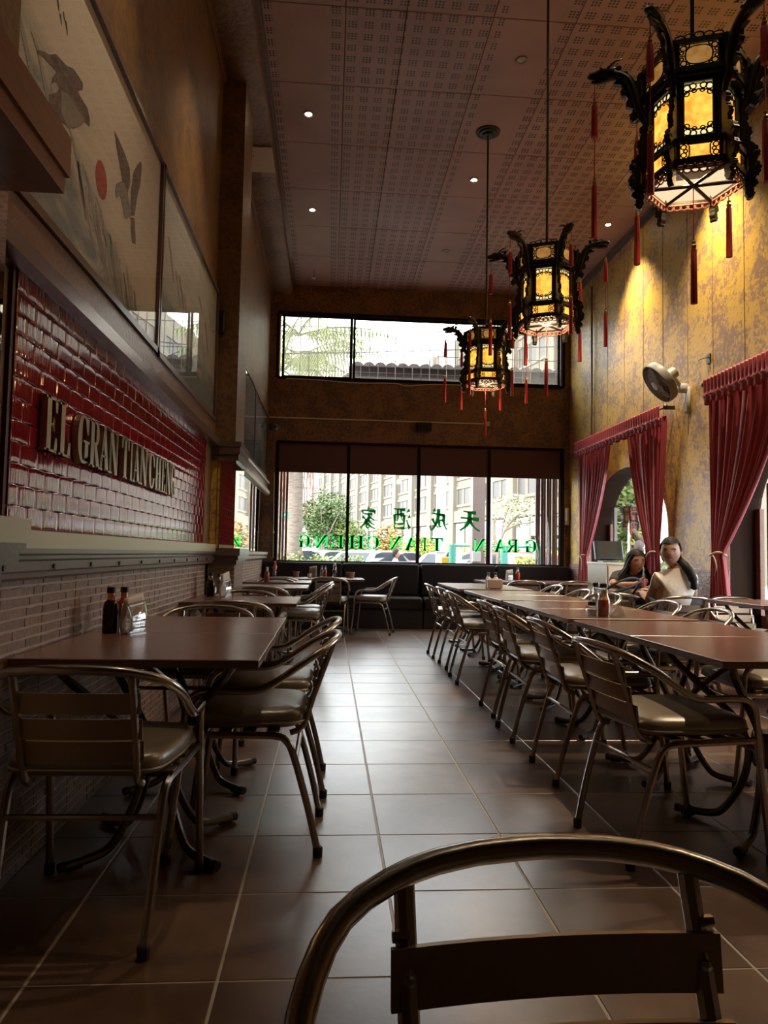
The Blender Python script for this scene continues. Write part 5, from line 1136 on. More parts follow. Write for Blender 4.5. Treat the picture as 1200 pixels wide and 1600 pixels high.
def hand(J, E, w_, name, d, up, side, curl=0.5):
    """palm and five fingers rooted at joint w_; d = pointing direction, side = towards the thumb"""
    d = Vector(d).normalized(); side = Vector(side).normalized(); up = Vector(up).normalized(); p = Vector(J[w_][0])
    J[name+'palm'] = (p+d*0.055, (0.030, 0.016)); E.append((w_, name+'palm'))
    for i, (o, l) in enumerate(((0.026, 0.062), (0.009, 0.072), (-0.009, 0.068), (-0.025, 0.052))):
        a = p+d*0.085+side*o; b = a+d*l*0.5-up*curl*0.012; c = a+d*l*(0.95-0.4*curl)-up*curl*0.042
        J[name+'k%d' % i] = (a, 0.0095); J[name+'m%d' % i] = (b, 0.0085); J[name+'t%d' % i] = (c, 0.0070)
        E += [(name+'palm', name+'k%d' % i), (name+'k%d' % i, name+'m%d' % i), (name+'m%d' % i, name+'t%d' % i)]
    a = p+d*0.035+side*0.036; b = a+d*0.03+side*0.016-up*0.008; J[name+'th'] = (a, 0.0105); J[name+'tt'] = (b+d*0.02, 0.008)
    E += [(name+'palm', name+'th'), (name+'th', name+'tt')]
def off_mb(mb, o): mb.v = [tuple(Vector(v)-Vector(o)) for v in mb.v]; return mb
# --- woman in black, leaning over her drink, facing us
pw = thing('person', 'person in black with long black hair sipping from a bottle, facing us', 'person', (3.05, 7.32, 0), 0)
J = {'pel': ((3.04, 7.33, 0.59), 0.125), 'sp': ((3.045, 7.27, 0.72), 0.115), 'ch': ((3.05, 7.20, 0.80), (0.14, 0.105)), 'nb': ((3.05, 7.14, 0.895), 0.055), 'nk': ((3.05, 7.09, 0.94), 0.046),
     'sl': ((2.895, 7.17, 0.845), 0.052), 'el': ((2.80, 7.03, 0.765), 0.040), 'wl': ((2.965, 6.90, 0.785), 0.026),
     'sr': ((3.205, 7.17, 0.845), 0.052), 'er': ((3.27, 7.00, 0.765), 0.040), 'wr': ((3.16, 6.87, 0.765), 0.026),
     'hl': ((2.94, 7.30, 0.57), 0.085), 'kl': ((2.93, 6.93, 0.55), 0.06), 'al': ((2.94, 6.96, 0.09), 0.037), 'tl': ((2.93, 6.84, 0.04), 0.034),
     'hr': ((3.14, 7.30, 0.57), 0.085), 'kr': ((3.16, 6.93, 0.55), 0.06), 'ar': ((3.15, 6.97, 0.09), 0.037), 'tr': ((3.16, 6.85, 0.04), 0.034)}
E = [('pel','sp'),('sp','ch'),('ch','nb'),('nb','nk'),('ch','sl'),('sl','el'),('el','wl'),('ch','sr'),('sr','er'),('er','wr'),('pel','hl'),('hl','kl'),('kl','al'),('al','tl'),('pel','hr'),('hr','kr'),('kr','ar'),('ar','tr')]
hand(J, E, 'wl', 'L', (0.9, -0.35, 0.25), (0, -0.6, 0.6), (0.1, -0.3, 0.95), 0.6); hand(J, E, 'wr', 'Rh', (-0.9, -0.3, -0.05), (0, 0, 1), (-0.3, -0.9, 0.1), 0.3)
HW = head_M((3.05, 7.05, 1.005), (-0.02, -0.97, -0.12)); bm_ = skin(J, E, 'pel'); add_head(bm_, HW)
obj('body', off_mb(bm_, pw.location), M['skin'], pw, True, ang=180); face_parts(pw, HW)
Js = {k: (v[0], tuple(q*1.16+0.008 for q in v[1]) if isinstance(v[1], tuple) else v[1]*1.16+0.008) for k, v in J.items() if k in ('pel', 'sp', 'ch', 'sl', 'sr')}
Js['nb'] = (J['nb'][0], 0.062); Js['xl'] = (Vector(J['sl'][0]).lerp(Vector(J['el'][0]), 0.75), 0.056); Js['xr'] = (Vector(J['sr'][0]).lerp(Vector(J['er'][0]), 0.75), 0.056)
obj('shirt', off_mb(skin(Js, [('pel','sp'),('sp','ch'),('ch','nb'),('ch','sl'),('sl','xl'),('ch','sr'),('sr','xr')], 'pel'), pw.location), M['blackshirt'], pw, True, ang=180)
Jt = {k: (J[k][0], (J[k][1] if not isinstance(J[k][1], tuple) else J[k][1][0])*1.12+0.006) for k in ('pel', 'hl', 'kl', 'al', 'hr', 'kr', 'ar')}
obj('trousers', off_mb(skin(Jt, [('pel','hl'),('hl','kl'),('kl','al'),('pel','hr'),('hr','kr'),('kr','ar')], 'pel'), pw.location), M['jeans'], pw, True, ang=180)
def hair_cap(HM, s=1.0, low=-0.2, front=0.52):
    mb = MB(); V = MB().ball((0, 0, 0), 1, n=24, m=16); ok = {}
    for i, (x, y, z) in enumerate(V.v):
        hz = z; keep = (y < front-0.35*max(0, -z)) if z < 0.55 else True
        keep = keep and (z > low or y < -0.15) and z > -0.8
        ok[i] = keep
    vs_ = [HM @ Vector((x*0.089*s, (y*0.110+0.002)*s, (z*0.124+0.006)*s)) for x, y, z in V.v]
    return mb.add(vs_, [q for q in V.f if all(ok[i] for i in q)])
hm = hair_cap(HW)
HP = [(1.128, 0.015, 0.015, 7.05, 10), (1.112, 0.06, 0.06, 7.05, 16), (1.075, 0.087, 0.098, 7.055, 26), (1.01, 0.097, 0.108, 7.06, 50), (0.945, 0.112, 0.108, 7.07, 58), (0.885, 0.155, 0.115, 7.09, 52), (0.815, 0.20, 0.13, 7.11, 44), (0.755, 0.225, 0.135, 7.12, 40)]
def long_hair(u, v):
    k = min(int(v*7), 6); q = v*7-k; z, rx, ry, cy_, op = [a_+(b_-a_)*q for a_, b_ in zip(HP[k], HP[k+1])]
    th = R(op+(360-2*op)*u); w_ = 1+0.03*math.sin(u*61+v*2)
    return (3.05+rx*w_*math.sin(th), cy_-ry*w_*math.cos(th), z)
lg = MB().grid(long_hair, 72, 21); hm.add(lg.v, lg.f)
obj('hair', off_mb(hm, pw.location), M['hair'], pw, True, ang=180)
dr = thing('drink_bottle', 'slim bottle of pink drink held by the person in black', 'bottle', (3.045, 6.86, 0.745)); obj('bottle_body', MB().lathe([(0.024, 0), (0.027, 0.008), (0.027, 0.075), (0.020, 0.11), (0.0105, 0.145), (0.010, 0.20), (0.012, 0.205)], 14), M['crystal'], dr, True); obj('drink', MB().lathe([(0.022, 0.004), (0.025, 0.010), (0.025, 0.075), (0.0205, 0.10)], 12), M['pink_drink'], dr, True); obj('straw', MB().tube([(0, 0, 0.02), (0.004, 0.02, 0.23)], 0.003, 6), M['white'], dr)
pp = thing('paper_plate', 'small white plate on the table before the person in black', 'plate', (3.00, 6.62, 0.74)); obj('dish', MB().lathe([(0.05, 0), (0.085, 0.010), (0.08, 0.012), (0.045, 0.004)], 18), M['napkin'], pp, True); obj('rim', MB().tube([(0.084*math.cos(2*PI*k/18), 0.084*math.sin(2*PI*k/18), 0.011) for k in range(18)], 0.002, 5, closed=True), M['white'], pp, True)
# --- person in a white shirt, back to us, looking over the left shoulder
pq = thing('person', 'person in a white shirt with a black ponytail, back to us, looking over one shoulder', 'person', (2.88, 5.98, 0))
J = {'pel': ((2.88, 5.96, 0.595), 0.135), 'sp': ((2.89, 5.93, 0.74), 0.118), 'ch': ((2.905, 5.92, 0.83), (0.135, 0.105)), 'nb': ((2.90, 5.94, 0.95), 0.055), 'nk': ((2.885, 5.95, 0.995), 0.05),
     'sl': ((2.765, 5.95, 0.875), 0.052), 'el': ((2.715, 6.02, 0.665), 0.043), 'wl': ((2.76, 6.24, 0.725), 0.028),
     'sr': ((3.045, 5.93, 0.875), 0.052), 'er': ((3.115, 6.05, 0.68), 0.043), 'wr': ((3.03, 6.30, 0.765), 0.028),
     'hl': ((2.79, 5.99, 0.575), 0.09), 'kl': ((2.77, 6.38, 0.555), 0.063), 'al': ((2.78, 6.33, 0.09), 0.038), 'tl': ((2.78, 6.45, 0.04), 0.034),
     'hr': ((2.98, 5.99, 0.575), 0.09), 'kr': ((3.01, 6.38, 0.555), 0.063), 'ar': ((3.0, 6.33, 0.09), 0.038), 'tr': ((3.0, 6.45, 0.04), 0.034)}
hand(J, E := [e for e in E if 'L' not in e[0]+e[1] and 'Rh' not in e[0]+e[1]], 'wl', 'L', (0.35, 0.9, 0.15), (0, 0, 1), (0.9, -0.3, 0), 0.4); hand(J, E, 'wr', 'Rh', (-0.3, 0.9, 0.0), (0, 0, 1), (-0.9, -0.3, 0), 0.3)
HQ = head_M((2.872, 5.94, 1.095), (-0.52, -0.84, -0.06)); bm_ = skin(J, E, 'pel'); add_head(bm_, HQ, 1.03)
obj('body', off_mb(bm_, pq.location), M['skin'], pq, True, ang=180); face_parts(pq, HQ, 1.03)
Js = {k: (v[0], tuple(q*1.14+0.008 for q in v[1]) if isinstance(v[1], tuple) else v[1]*1.14+0.008) for k, v in J.items() if k in ('pel', 'sp', 'ch', 'sl', 'sr')}
Js['nb'] = (J['nb'][0], 0.066); Js['xl'] = (Vector(J['sl'][0]).lerp(Vector(J['el'][0]), 0.5), 0.062); Js['xr'] = (Vector(J['sr'][0]).lerp(Vector(J['er'][0]), 0.5), 0.062)
obj('shirt', off_mb(skin(Js, [('pel','sp'),('sp','ch'),('ch','nb'),('ch','sl'),('sl','xl'),('ch','sr'),('sr','xr')], 'pel'), pq.location), M['whiteshirt'], pq, True, ang=180)
Jt = {k: (J[k][0], J[k][1]*1.12+0.006) for k in ('pel', 'hl', 'kl', 'al', 'hr', 'kr', 'ar')}
obj('trousers', off_mb(skin(Jt, [('pel','hl'),('hl','kl'),('kl','al'),('pel','hr'),('hr','kr'),('kr','ar')], 'pel'), pq.location), M['jeans'], pq, True, ang=180)
hq = hair_cap(HQ, 1.03, -0.1, 0.40); hq.tube(catmull([HQ @ Vector((0, -0.105, 0.02)), HQ @ Vector((-0.015, -0.135, -0.03)), (2.955, 5.862, 0.985), (2.985, 5.825, 0.92), (3.005, 5.81, 0.85), (3.01, 5.815, 0.785)], 4), [0.03]*4+[0.032]*4+[0.036]*4+[0.036]*4+[0.028]*4+[0.008], 10)
obj('hair', off_mb(hq, pq.location), M['hair'], pq, True, ang=180)
# --- backpack on the spare chair
bp_ = thing('backpack', 'black backpack with loose straps on the chair left of the two people', 'bag', (2.53, 6.28, 0.505), R(-15))
def sack(u, v):
    a = 2*PI*u; c, s = math.cos(a), math.sin(a); k = [0.0, 0.9, 1.0, 0.98, 0.9, 0.72, 0.45, 0.0]; zz = [0, 0.0, 0.05, 0.13, 0.20, 0.26, 0.29, 0.30]
    i = min(int(v*7), 6); q = v*7-i; r = k[i]+(k[i+1]-k[i])*q; z = zz[i]+(zz[i+1]-zz[i])*q
    return (0.17*math.copysign(abs(c)**0.6, c)*r+0.012*math.sin(9*z*10+c*3), 0.115*math.copysign(abs(s)**0.6, s)*r, z*(0.85+0.15*c))
obj('sack', MB().grid(sack, 28, 14), M['blackshirt'], bp_, True, ang=180); obj('front_pocket', MB().bev(-0.11, -0.14, 0.03, 0.11, -0.09, 0.17, 0.02), M['blackshirt'], bp_, True, ang=60)
for pts in (((-0.1, -0.09, 0.24), (0.0, -0.12, 0.32), (0.14, -0.05, 0.36), (0.22, 0.02, 0.33)), ((-0.05, -0.11, 0.22), (0.08, -0.14, 0.27), (0.19, -0.06, 0.32), (0.22, 0.0, 0.31)), ((0.15, 0.02, 0.22), (0.19, -0.05, 0.30), (0.21, -0.03, 0.335), (0.2, 0.03, 0.28))):
    obj('strap', MB().tube(catmull(pts, 4), 0.011, 6), M['jeans'], bp_, True)
# ================================================================ the street outside
GZ = -0.30
M['asphalt'] = mat('grey_asphalt', (0.15, 0.145, 0.14), 0.9, n=(3, (0.19, 0.185, 0.175), 0.4, 0.6)); M['beige'] = mat('beige_precast', (0.145, 0.125, 0.092), 0.8, n=(0.5, (0.125, 0.108, 0.08), 0.4, 0.7)); M['win_dark'] = mat('dark_window_pane', (0.035, 0.031, 0.026), 0.5); M['greyglass'] = mat('grey_glazing', (0.14, 0.15, 0.16), 0.3)  # win_dark: one even dark colour for the office panes
M['pale'] = mat('pale_concrete', (0.32, 0.30, 0.275), 0.8); M['leaf'] = mat('green_leaf', (0.082, 0.12, 0.02), 0.6, n=(6, (0.145, 0.185, 0.038), 0.4, 0.6)); M['leaf_dark'] = mat('dark_leaf', (0.042, 0.075, 0.018), 0.6, n=(6, (0.09, 0.13, 0.034), 0.4, 0.6)); M['leaf_yel'] = mat('yellow_leaf', (0.38, 0.31, 0.025), 0.6, n=(9, (0.17, 0.21, 0.03), 0.4, 0.65)); M['leaf_or'] = mat('orange_leaf', (0.31, 0.15, 0.035), 0.6, n=(6, (0.23, 0.21, 0.055), 0.42, 0.6)); M['leaf_red'] = mat('red_leaf', (0.24, 0.06, 0.04), 0.6, n=(5, (0.15, 0.17, 0.045), 0.42, 0.62)); M['leaf_pale'] = mat('pale_blossom_leaf', (0.26, 0.29, 0.13), 0.6, n=(5, (0.46, 0.43, 0.33), 0.45, 0.62))
M['bark'] = mat('grey_bark', (0.21, 0.165, 0.13), 0.85, n=(8, (0.14, 0.11, 0.085), 0.4, 0.6, (1, 1, 4))); M['root'] = mat('reddish_root', (0.23, 0.12, 0.08), 0.85); M['polepaint'] = mat('dark_brown_post', (0.12, 0.085, 0.075), 0.6); M['teal'] = mat('teal_paint', (0.03, 0.19, 0.14), 0.5); M['carwhite'] = mat('white_car_paint', (0.24, 0.24, 0.24), 0.2, coat=0.5); M['carred'] = mat('red_car_paint', (0.22, 0.012, 0.015), 0.2, coat=0.5); M['carsilver'] = mat('silver_car_paint', (0.45, 0.46, 0.48), 0.2, metal=0.5); M['carglass'] = mat('car_glass', (0.025, 0.03, 0.035), 0.2, spec=0.12); M['yellowbox'] = mat('yellow_box_paint', (0.42, 0.27, 0.03), 0.5); M['clay'] = mat('clay_roof_tile', (0.07, 0.055, 0.045), 0.8, n=(9, (0.04, 0.034, 0.03), 0.4, 0.65)); M['oldwood'] = mat('grey_old_wood', (0.055, 0.044, 0.036), 0.8)
g_ = struct('ground', MB().box(-60, YB+0.2, GZ-0.1, 120, 260, GZ).box(XR+0.28, -20, GZ-0.1, 60, YB+0.3, GZ), M['asphalt'])
# --- office building seen at a slant: facade runs from (ax, ay) in direction q
ob = thing('office_building', 'beige precast office building with rows of narrow windows across the street', 'building', (15.2, 50.0, GZ))
fd = Vector((-0.205, 0.979, 0)).normalized(); fn_ = Vector((-fd.y, fd.x, 0))      # along the facade away from us, and outward (towards the street)
BM_ = Matrix(((fd.x, fn_.x, 0, 0), (fd.y, fn_.y, 0, 0), (0, 0, 1, 0), (0, 0, 0, 1)))
FH, BAY, ZB = 2.5, 6.3, 5.5; NB, NF = 14, 6
obj('wall', MB().box(-14, -14, 0, NB*BAY, -0.5, ZB+NF*FH+1.5, BM_), M['beige'], ob)
obj('base_band', MB().box(-14, -0.5, ZB-1.1, NB*BAY, -0.2, ZB, BM_), M['beige'], ob)
wm = MB().box(-0.62, 0.0, 0.62, 0.62, 0.03, 2.06).mesh('pane')
hood = MB().box(-0.80, 0, 2.05, 0.80, 0.12, 2.30).box(-0.80, 0, 0.36, 0.80, 0.10, 0.60).box(-0.80, 0, 0.60, -0.62, 0.07, 2.05).box(0.62, 0, 0.60, 0.80, 0.07, 2.05).mesh('window_frame')
for b in range(-1, NB):
    obj('pilaster', MB().box(b*BAY-0.6, -0.5, 0, b*BAY+0.6, -0.12, ZB+NF*FH+1.5, BM_), M['beige'], ob)
    p0 = obj('shop_glazing', MB().box(b*BAY+0.9, -0.5, 0.5, b*BAY+BAY-0.9, -0.3, ZB-1.2, BM_), M['greyglass'], ob)
    obj('glazing_bar', MB().box(b*BAY+BAY/2-0.1, -0.32, 0.5, b*BAY+BAY/2+0.1, -0.2, ZB-1.2, BM_).box(b*BAY+0.9, -0.32, 2.3, b*BAY+BAY-0.9, -0.2, 2.45, BM_), M['beige'], p0)
    for fl_ in range(NF):
        for k in range(3):
            u = b*BAY+BAY*(0.24+0.26*k); Mx = BM_ @ Matrix.Translation((u, -0.5, ZB+fl_*FH))
            o = link('window_frame', hood, M['beige'], ob); o.matrix_local = Mx
            q = link('pane', wm, M['win_dark'], o)
tw = thing('tower_block', 'pale hazy concrete tower rising behind the green trees', 'building', (-5.5, 150, GZ))
obj('shaft', MB().box(-10, 0, 0, 9, 15, 32), M['pale'], tw); obj('side_fin', MB().box(5.2, -1.0, 0, 9.2, 0, 30).box(-3.0, -0.6, 0, -2.2, 0, 32), M['pale'], tw)
for k in range(7): obj('floor_band', MB().box(-10, -0.25, 4+3.6*k, 5.2, 0, 4.5+3.6*k), M['pale'], tw)
# --- plants
def leaves(c, rad, n, size, seed, droop=0.0):
    rnd = random.Random(seed); mb = MB()
    blobs = [(Vector((rnd.uniform(-.6, .6)*rad[0], rnd.uniform(-.6, .6)*rad[1], rnd.uniform(-.55, .6)*rad[2])), rnd.uniform(0.35, 0.6)) for _ in range(12)]
    for i in range(n):
        bc, br = blobs[i % 12]; d = Vector((rnd.gauss(0, 1), rnd.gauss(0, 1), rnd.gauss(0, 1))).normalized()*rnd.uniform(0.75, 1.0)
        p = Vector(c)+bc+Vector((d.x*rad[0]*br, d.y*rad[1]*br, d.z*rad[2]*br)); s = size*rnd.uniform(0.6, 1.3)
        u = Vector((rnd.gauss(0, 1), rnd.gauss(0, 1), rnd.gauss(0, .6))).normalized(); v = u.cross(d+Vector((0.01, 0.02, 0.9))).normalized()
        mb.add([p-u*s, p-v*s*0.5, p+u*s-Vector((0, 0, droop)), p+v*s*0.5], [(0, 1, 2, 3)])
    return mb
def tree(label, x, y, h, rad, m, n, size, seed, trunk=0.1, cat='tree', z0=GZ, name='street_tree', grp=None):
    t = thing(name, label, cat, (x, y, z0), 0, grp); rnd = random.Random(seed)
    obj('foliage', leaves((0, 0, h), rad, n, size, seed), M[m], t)
    tk = MB().tube(catmull([(0, 0, 0), (0.05, 0.02, h*0.35), (-0.03, 0, h*0.7), (0, 0, h)], 3), [trunk*(1-0.06*i) for i in range(10)], 8)
    for k in range(6):
        a = 2*PI*k/6+rnd.random(); tk.tube([(0, 0, h*(0.5+0.04*k)), (rad[0]*0.35*math.cos(a), rad[1]*0.35*math.sin(a), h*0.8), (rad[0]*0.75*math.cos(a), rad[1]*0.75*math.sin(a), h+rad[2]*0.3)], [trunk*0.5, trunk*0.35, trunk*0.12], 6)
    obj('trunk', tk, M['bark'], t, True); return t
tree('dense green tree behind the palm trunk, seen through the leftmost pane', -0.41, 34, 2.95, (1.3, 1.2, 1.42), 'leaf_dark', 5200, 0.085, 11, 0.10)
tree('lighter green tree right of the dense one, beside the first mullion', 0.78, 35, 2.3, (1.06, 1.0, 1.25), 'leaf', 4200, 0.07, 12, 0.08)
tree('small green tree low behind the second pane', 1.3, 38, 1.9, (1.0, 0.9, 0.9), 'leaf_dark', 2200, 0.08, 21, 0.08)
tree('round orange-tinged tree before the office building', 2.9, 36, 1.95, (0.95, 0.9, 0.95), 'leaf_or', 3000, 0.075, 13, 0.09)
tree('small orange-green tree before the office colonnade, third pane', 5.2, 38, 1.7, (0.9, 0.8, 0.75), 'leaf_or', 2200, 0.07, 14, 0.08)
tree('small yellowish tree near the beige post, third pane', 4.2, 37, 1.75, (0.55, 0.6, 0.85), 'leaf', 1500, 0.07, 15, 0.07)
tree('orange shrub before the grey glazing, rightmost pane', 8.1, 36, 1.55, (0.9, 0.8, 0.6), 'leaf_or', 1700, 0.07, 16, 0.07)
bt_ = thing('blossom_tree', 'airy pale-blossomed tree leaning to the right in the rightmost pane', 'tree', (3.95, 17, GZ))
obj('foliage', leaves((0.42, 0, 2.45), (0.66, 0.5, 0.42), 800, 0.042, 17), M['leaf_pale'], bt_)
bk = MB()
for pts, r in ((((0, 0, 0), (0.02, 0, 0.9), (0.05, 0, 1.5), (0.22, 0, 2.0), (0.55, 0, 2.35), (0.85, 0, 2.5)), 0.05), (((0.04, 0, 1.4), (-0.05, 0, 1.9), (0.02, 0.1, 2.4)), 0.032), (((0.2, 0, 1.95), (0.5, -0.1, 2.1), (0.9, 0, 2.15)), 0.028), (((0.1, 0, 1.7), (0.2, 0.1, 2.2), (0.35, 0, 2.65)), 0.026), (((0.05, 0, 1.2), (0.3, 0.1, 1.55), (0.5, 0.05, 1.75)), 0.022)):
    P = catmull(pts, 3); bk.tube(P, [r*(1-0.75*i/(len(P)-1)) for i in range(len(P))], 6)
obj('trunk', bk, M['bark'], bt_, True)
# palm with hanging roots, its crown showing in the upper window
pm = thing('palm_tree', 'thick ringed palm trunk with hanging reddish roots, leftmost pane', 'tree', (-0.70, 14, GZ))
obj('trunk', MB().lathe([(0.19 + (0.006 if i % 2 else -0.004) + 0.02*math.exp(-i/6) - 0.001*i, 0.09*i) for i in range(54)], 14), mat('pale_palm_bark', (0.19, 0.15, 0.12), 0.85, n=(14, (0.12, 0.095, 0.075), 0.45, 0.6, (0.5, 0.5, 3))), pm, True, ang=180)
rt = MB(); rnd = random.Random(5)
for k in range(46):
    a = rnd.choice((rnd.uniform(PI*0.85, PI*1.45), rnd.uniform(PI*1.85, PI*2.1))); r = 0.2+rnd.random()*0.16; x, y = r*math.cos(a), r*math.sin(a); zt = rnd.uniform(3.1, 4.4); zb = zt-rnd.uniform(0.6, 1.4)
    rt.tube(catmull([(x*0.7, y*0.7, zt+0.3), (x, y, zt), (x+rnd.uniform(-.05, .05), y, (zt+zb)/2), (x+rnd.uniform(-.06, .06), y, zb)], 2), 0.008, 4)
obj('hanging_root', rt, M['root'], pm)['kind'] = 'stuff'
def frond(az, el, L_, n=26, sag=1.0):
    mb = MB(); P = [Vector((math.cos(az)*L_*t, math.sin(az)*L_*t, el*L_*t-sag*L_*0.75*t*t)) for t in [i/n for i in range(n+1)]]; mb.tube(P, [0.022*(1-0.8*i/n) for i in range(n+1)], 5)
    s = Vector((-math.sin(az), math.cos(az), 0))
    for i in range(3, n):
        d = (P[i]-P[i-1]).normalized()
        for w_ in (1, -1):
            l = 0.55*math.sin(PI*(i/n)**0.8)+0.12; tip = P[i]+s*w_*l*0.55+d*l*0.25-Vector((0, 0, l*0.8)); q = P[i]+d*0.035
            mb.add([P[i], q, tip], [(0, 1, 2)])
    return mb
for k, (az, el, L_, sg_) in enumerate(((0.15, 0.45, 2.1, 0.55), (-0.5, 0.25, 1.9, 0.8), (-1.2, 0.5, 1.8, 1.0), (-1.75, 0.2, 1.6, 1.1), (-2.3, 0.55, 1.9, 0.9), (-2.9, 0.3, 2.2, 0.8), (0.8, 0.5, 2.0, 0.7), (2.0, 0.5, 2.0, 0.7), (-1.45, -0.1, 1.4, 0.8), (-2.6, -0.1, 1.5, 0.8), (3.4, 0.4, 2.1, 0.8), (-0.95, 0.05, 1.5, 0.8))):
    o = obj('frond', frond(az, el, L_, 26, sg_), M['leaf'], pm, loc=(0, 0, 5.55 if k < 8 else 5.2))
pv = thing('palm_tree', 'bushy palm foliage behind the dusty sash of the upper window', 'tree', (-1.15, 16.6, GZ))
obj('trunk', MB().lathe([(0.15+(0.005 if i % 2 else 0), 0.1*i) for i in range(52)], 12), M['bark'], pv, True)
for k in range(26): obj('frond', frond(2*PI*k/26+0.2, 0.9-0.9*(k % 4)/2.6, 2.0, 26, 0.9), M['leaf'], pv, loc=(0, 0, 5.5+0.15*(k % 3)))
# hedges and flower beds
def hedge(label, x0, x1, y, z1, m, seed, n=1600, d=0.7, z0=GZ, size=0.045):
    t = thing('hedge', label, 'hedge', ((x0+x1)/2, y, z0), 0); L_ = (x1-x0)/2; h = z1-z0; rnd = random.Random(seed); mb = MB()
    for i in range(n):
        p = Vector((rnd.uniform(-L_, L_), rnd.choice((-1, 1, -1, 0.2))*d*0.5*rnd.uniform(0.7, 1), rnd.uniform(0.1, 1)**0.6*h*(1+0.08*math.sin(i)))); u = Vector((rnd.gauss(0, 1), rnd.gauss(0, 1), rnd.gauss(0, 1))).normalized()*size; v = u.orthogonal().normalized()*size*0.6
        mb.add([p-u, p-v, p+u, p+v], [(0, 1, 2, 3)])
    obj('foliage', mb, M[m], t); obj('core', MB().box(-L_*0.97, -d*0.35, 0, L_*0.97, d*0.35, h*0.85), M['leaf_dark'], t); return t
hedge('bright clipped hedge low in the leftmost pane', -0.35, 0.75, 16.5, 0.90, 'leaf', 31)
hedge('grassy tufts at the foot of the palm trunk', -1.0, -0.2, 13.0, 0.95, 'leaf', 32, 900, 0.4)
hedge('yellow flowering hedge behind the parked cars', 3.2, 7.0, 32.3, 1.46, 'leaf_yel', 33, 3000)
hedge('yellow flowering hedge behind the fence in the rightmost pane', 6.2, 8.6, 21.0, 1.22, 'leaf_yel', 34, 2200)
hedge('red leaved bushes behind the teal fence', 4.5, 6.15, 21.95, 1.24, 'leaf_red', 35, 2000)
hedge('mixed yellow bush low at the right behind the teal fence', 4.15, 4.75, 16.2, 0.98, 'leaf_yel', 36, 900)
# --- posts, fence, sign, box
up_ = thing('utility_pole', 'dark brown utility post beside the third mullion', 'pole', (2.87, 14, GZ)); obj('shaft', MB().box(-0.12, -0.12, 0, 0.12, 0.12, 4.2), M['polepaint'], up_); obj('downpipe', MB().tube([(0.23, -0.02, 0.0), (0.23, -0.02, 4.2)], 0.065, 12), M['grey'], up_, True); obj('meter_box', MB().bev(-0.13, -0.2, 1.22, 0.03, -0.12, 1.42, 0.01), M['grey'], up_)
bp2 = thing('concrete_post', 'slim beige concrete post in the third pane', 'pole', (2.76, 18, GZ)); obj('shaft', MB().box(-0.11, -0.11, 0, 0.11, 0.11, 4.6), M['pale'], bp2); obj('collar', MB().box(-0.125, -0.125, 1.40, 0.125, 0.125, 1.52), M['grey'], bp2)
yb = thing('yellow_box', 'yellow roadside box at the foot of the beige post', 'box', (2.45, 15.2, GZ)); obj('body', MB().bev(-0.11, -0.1, 0.0, 0.11, 0.1, 1.30, 0.01), M['yellowbox'], yb); obj('front_hatch', MB().box(-0.08, -0.108, 0.9, 0.08, -0.099, 1.24), M['yellowbox'], yb)
tf = thing('railing', 'teal tubular street railing in the two right panes', 'railing', (3.5, 15, GZ))
for x in (-0.95, 0.15, 0.93): obj('post', MB().tube([(x, 0, 0), (x, 0, 1.56)], 0.075, 10), M['teal'], tf, True)
for z in (1.54, 0.75): obj('rail', MB().tube([(-0.95, 0, z), (1.6, 0, z)], 0.022, 8), M['teal'], tf, True)
ss = thing('street_sign', 'small teal street sign on a thin post left of the palm', 'sign', (-0.84, 13.5, GZ)); obj('plate', MB().box(-0.075, -0.008, 1.97, 0.075, 0.008, 2.08), M['teal'], ss); obj('post', MB().tube([(-0.06, 0.012, 0), (-0.06, 0.012, 2.1)], 0.012, 8), M['grey'], ss, True); obj('lettering', MB().box(-0.05, -0.0095, 2.02, 0.03, -0.008, 2.04), M['white'], ss)
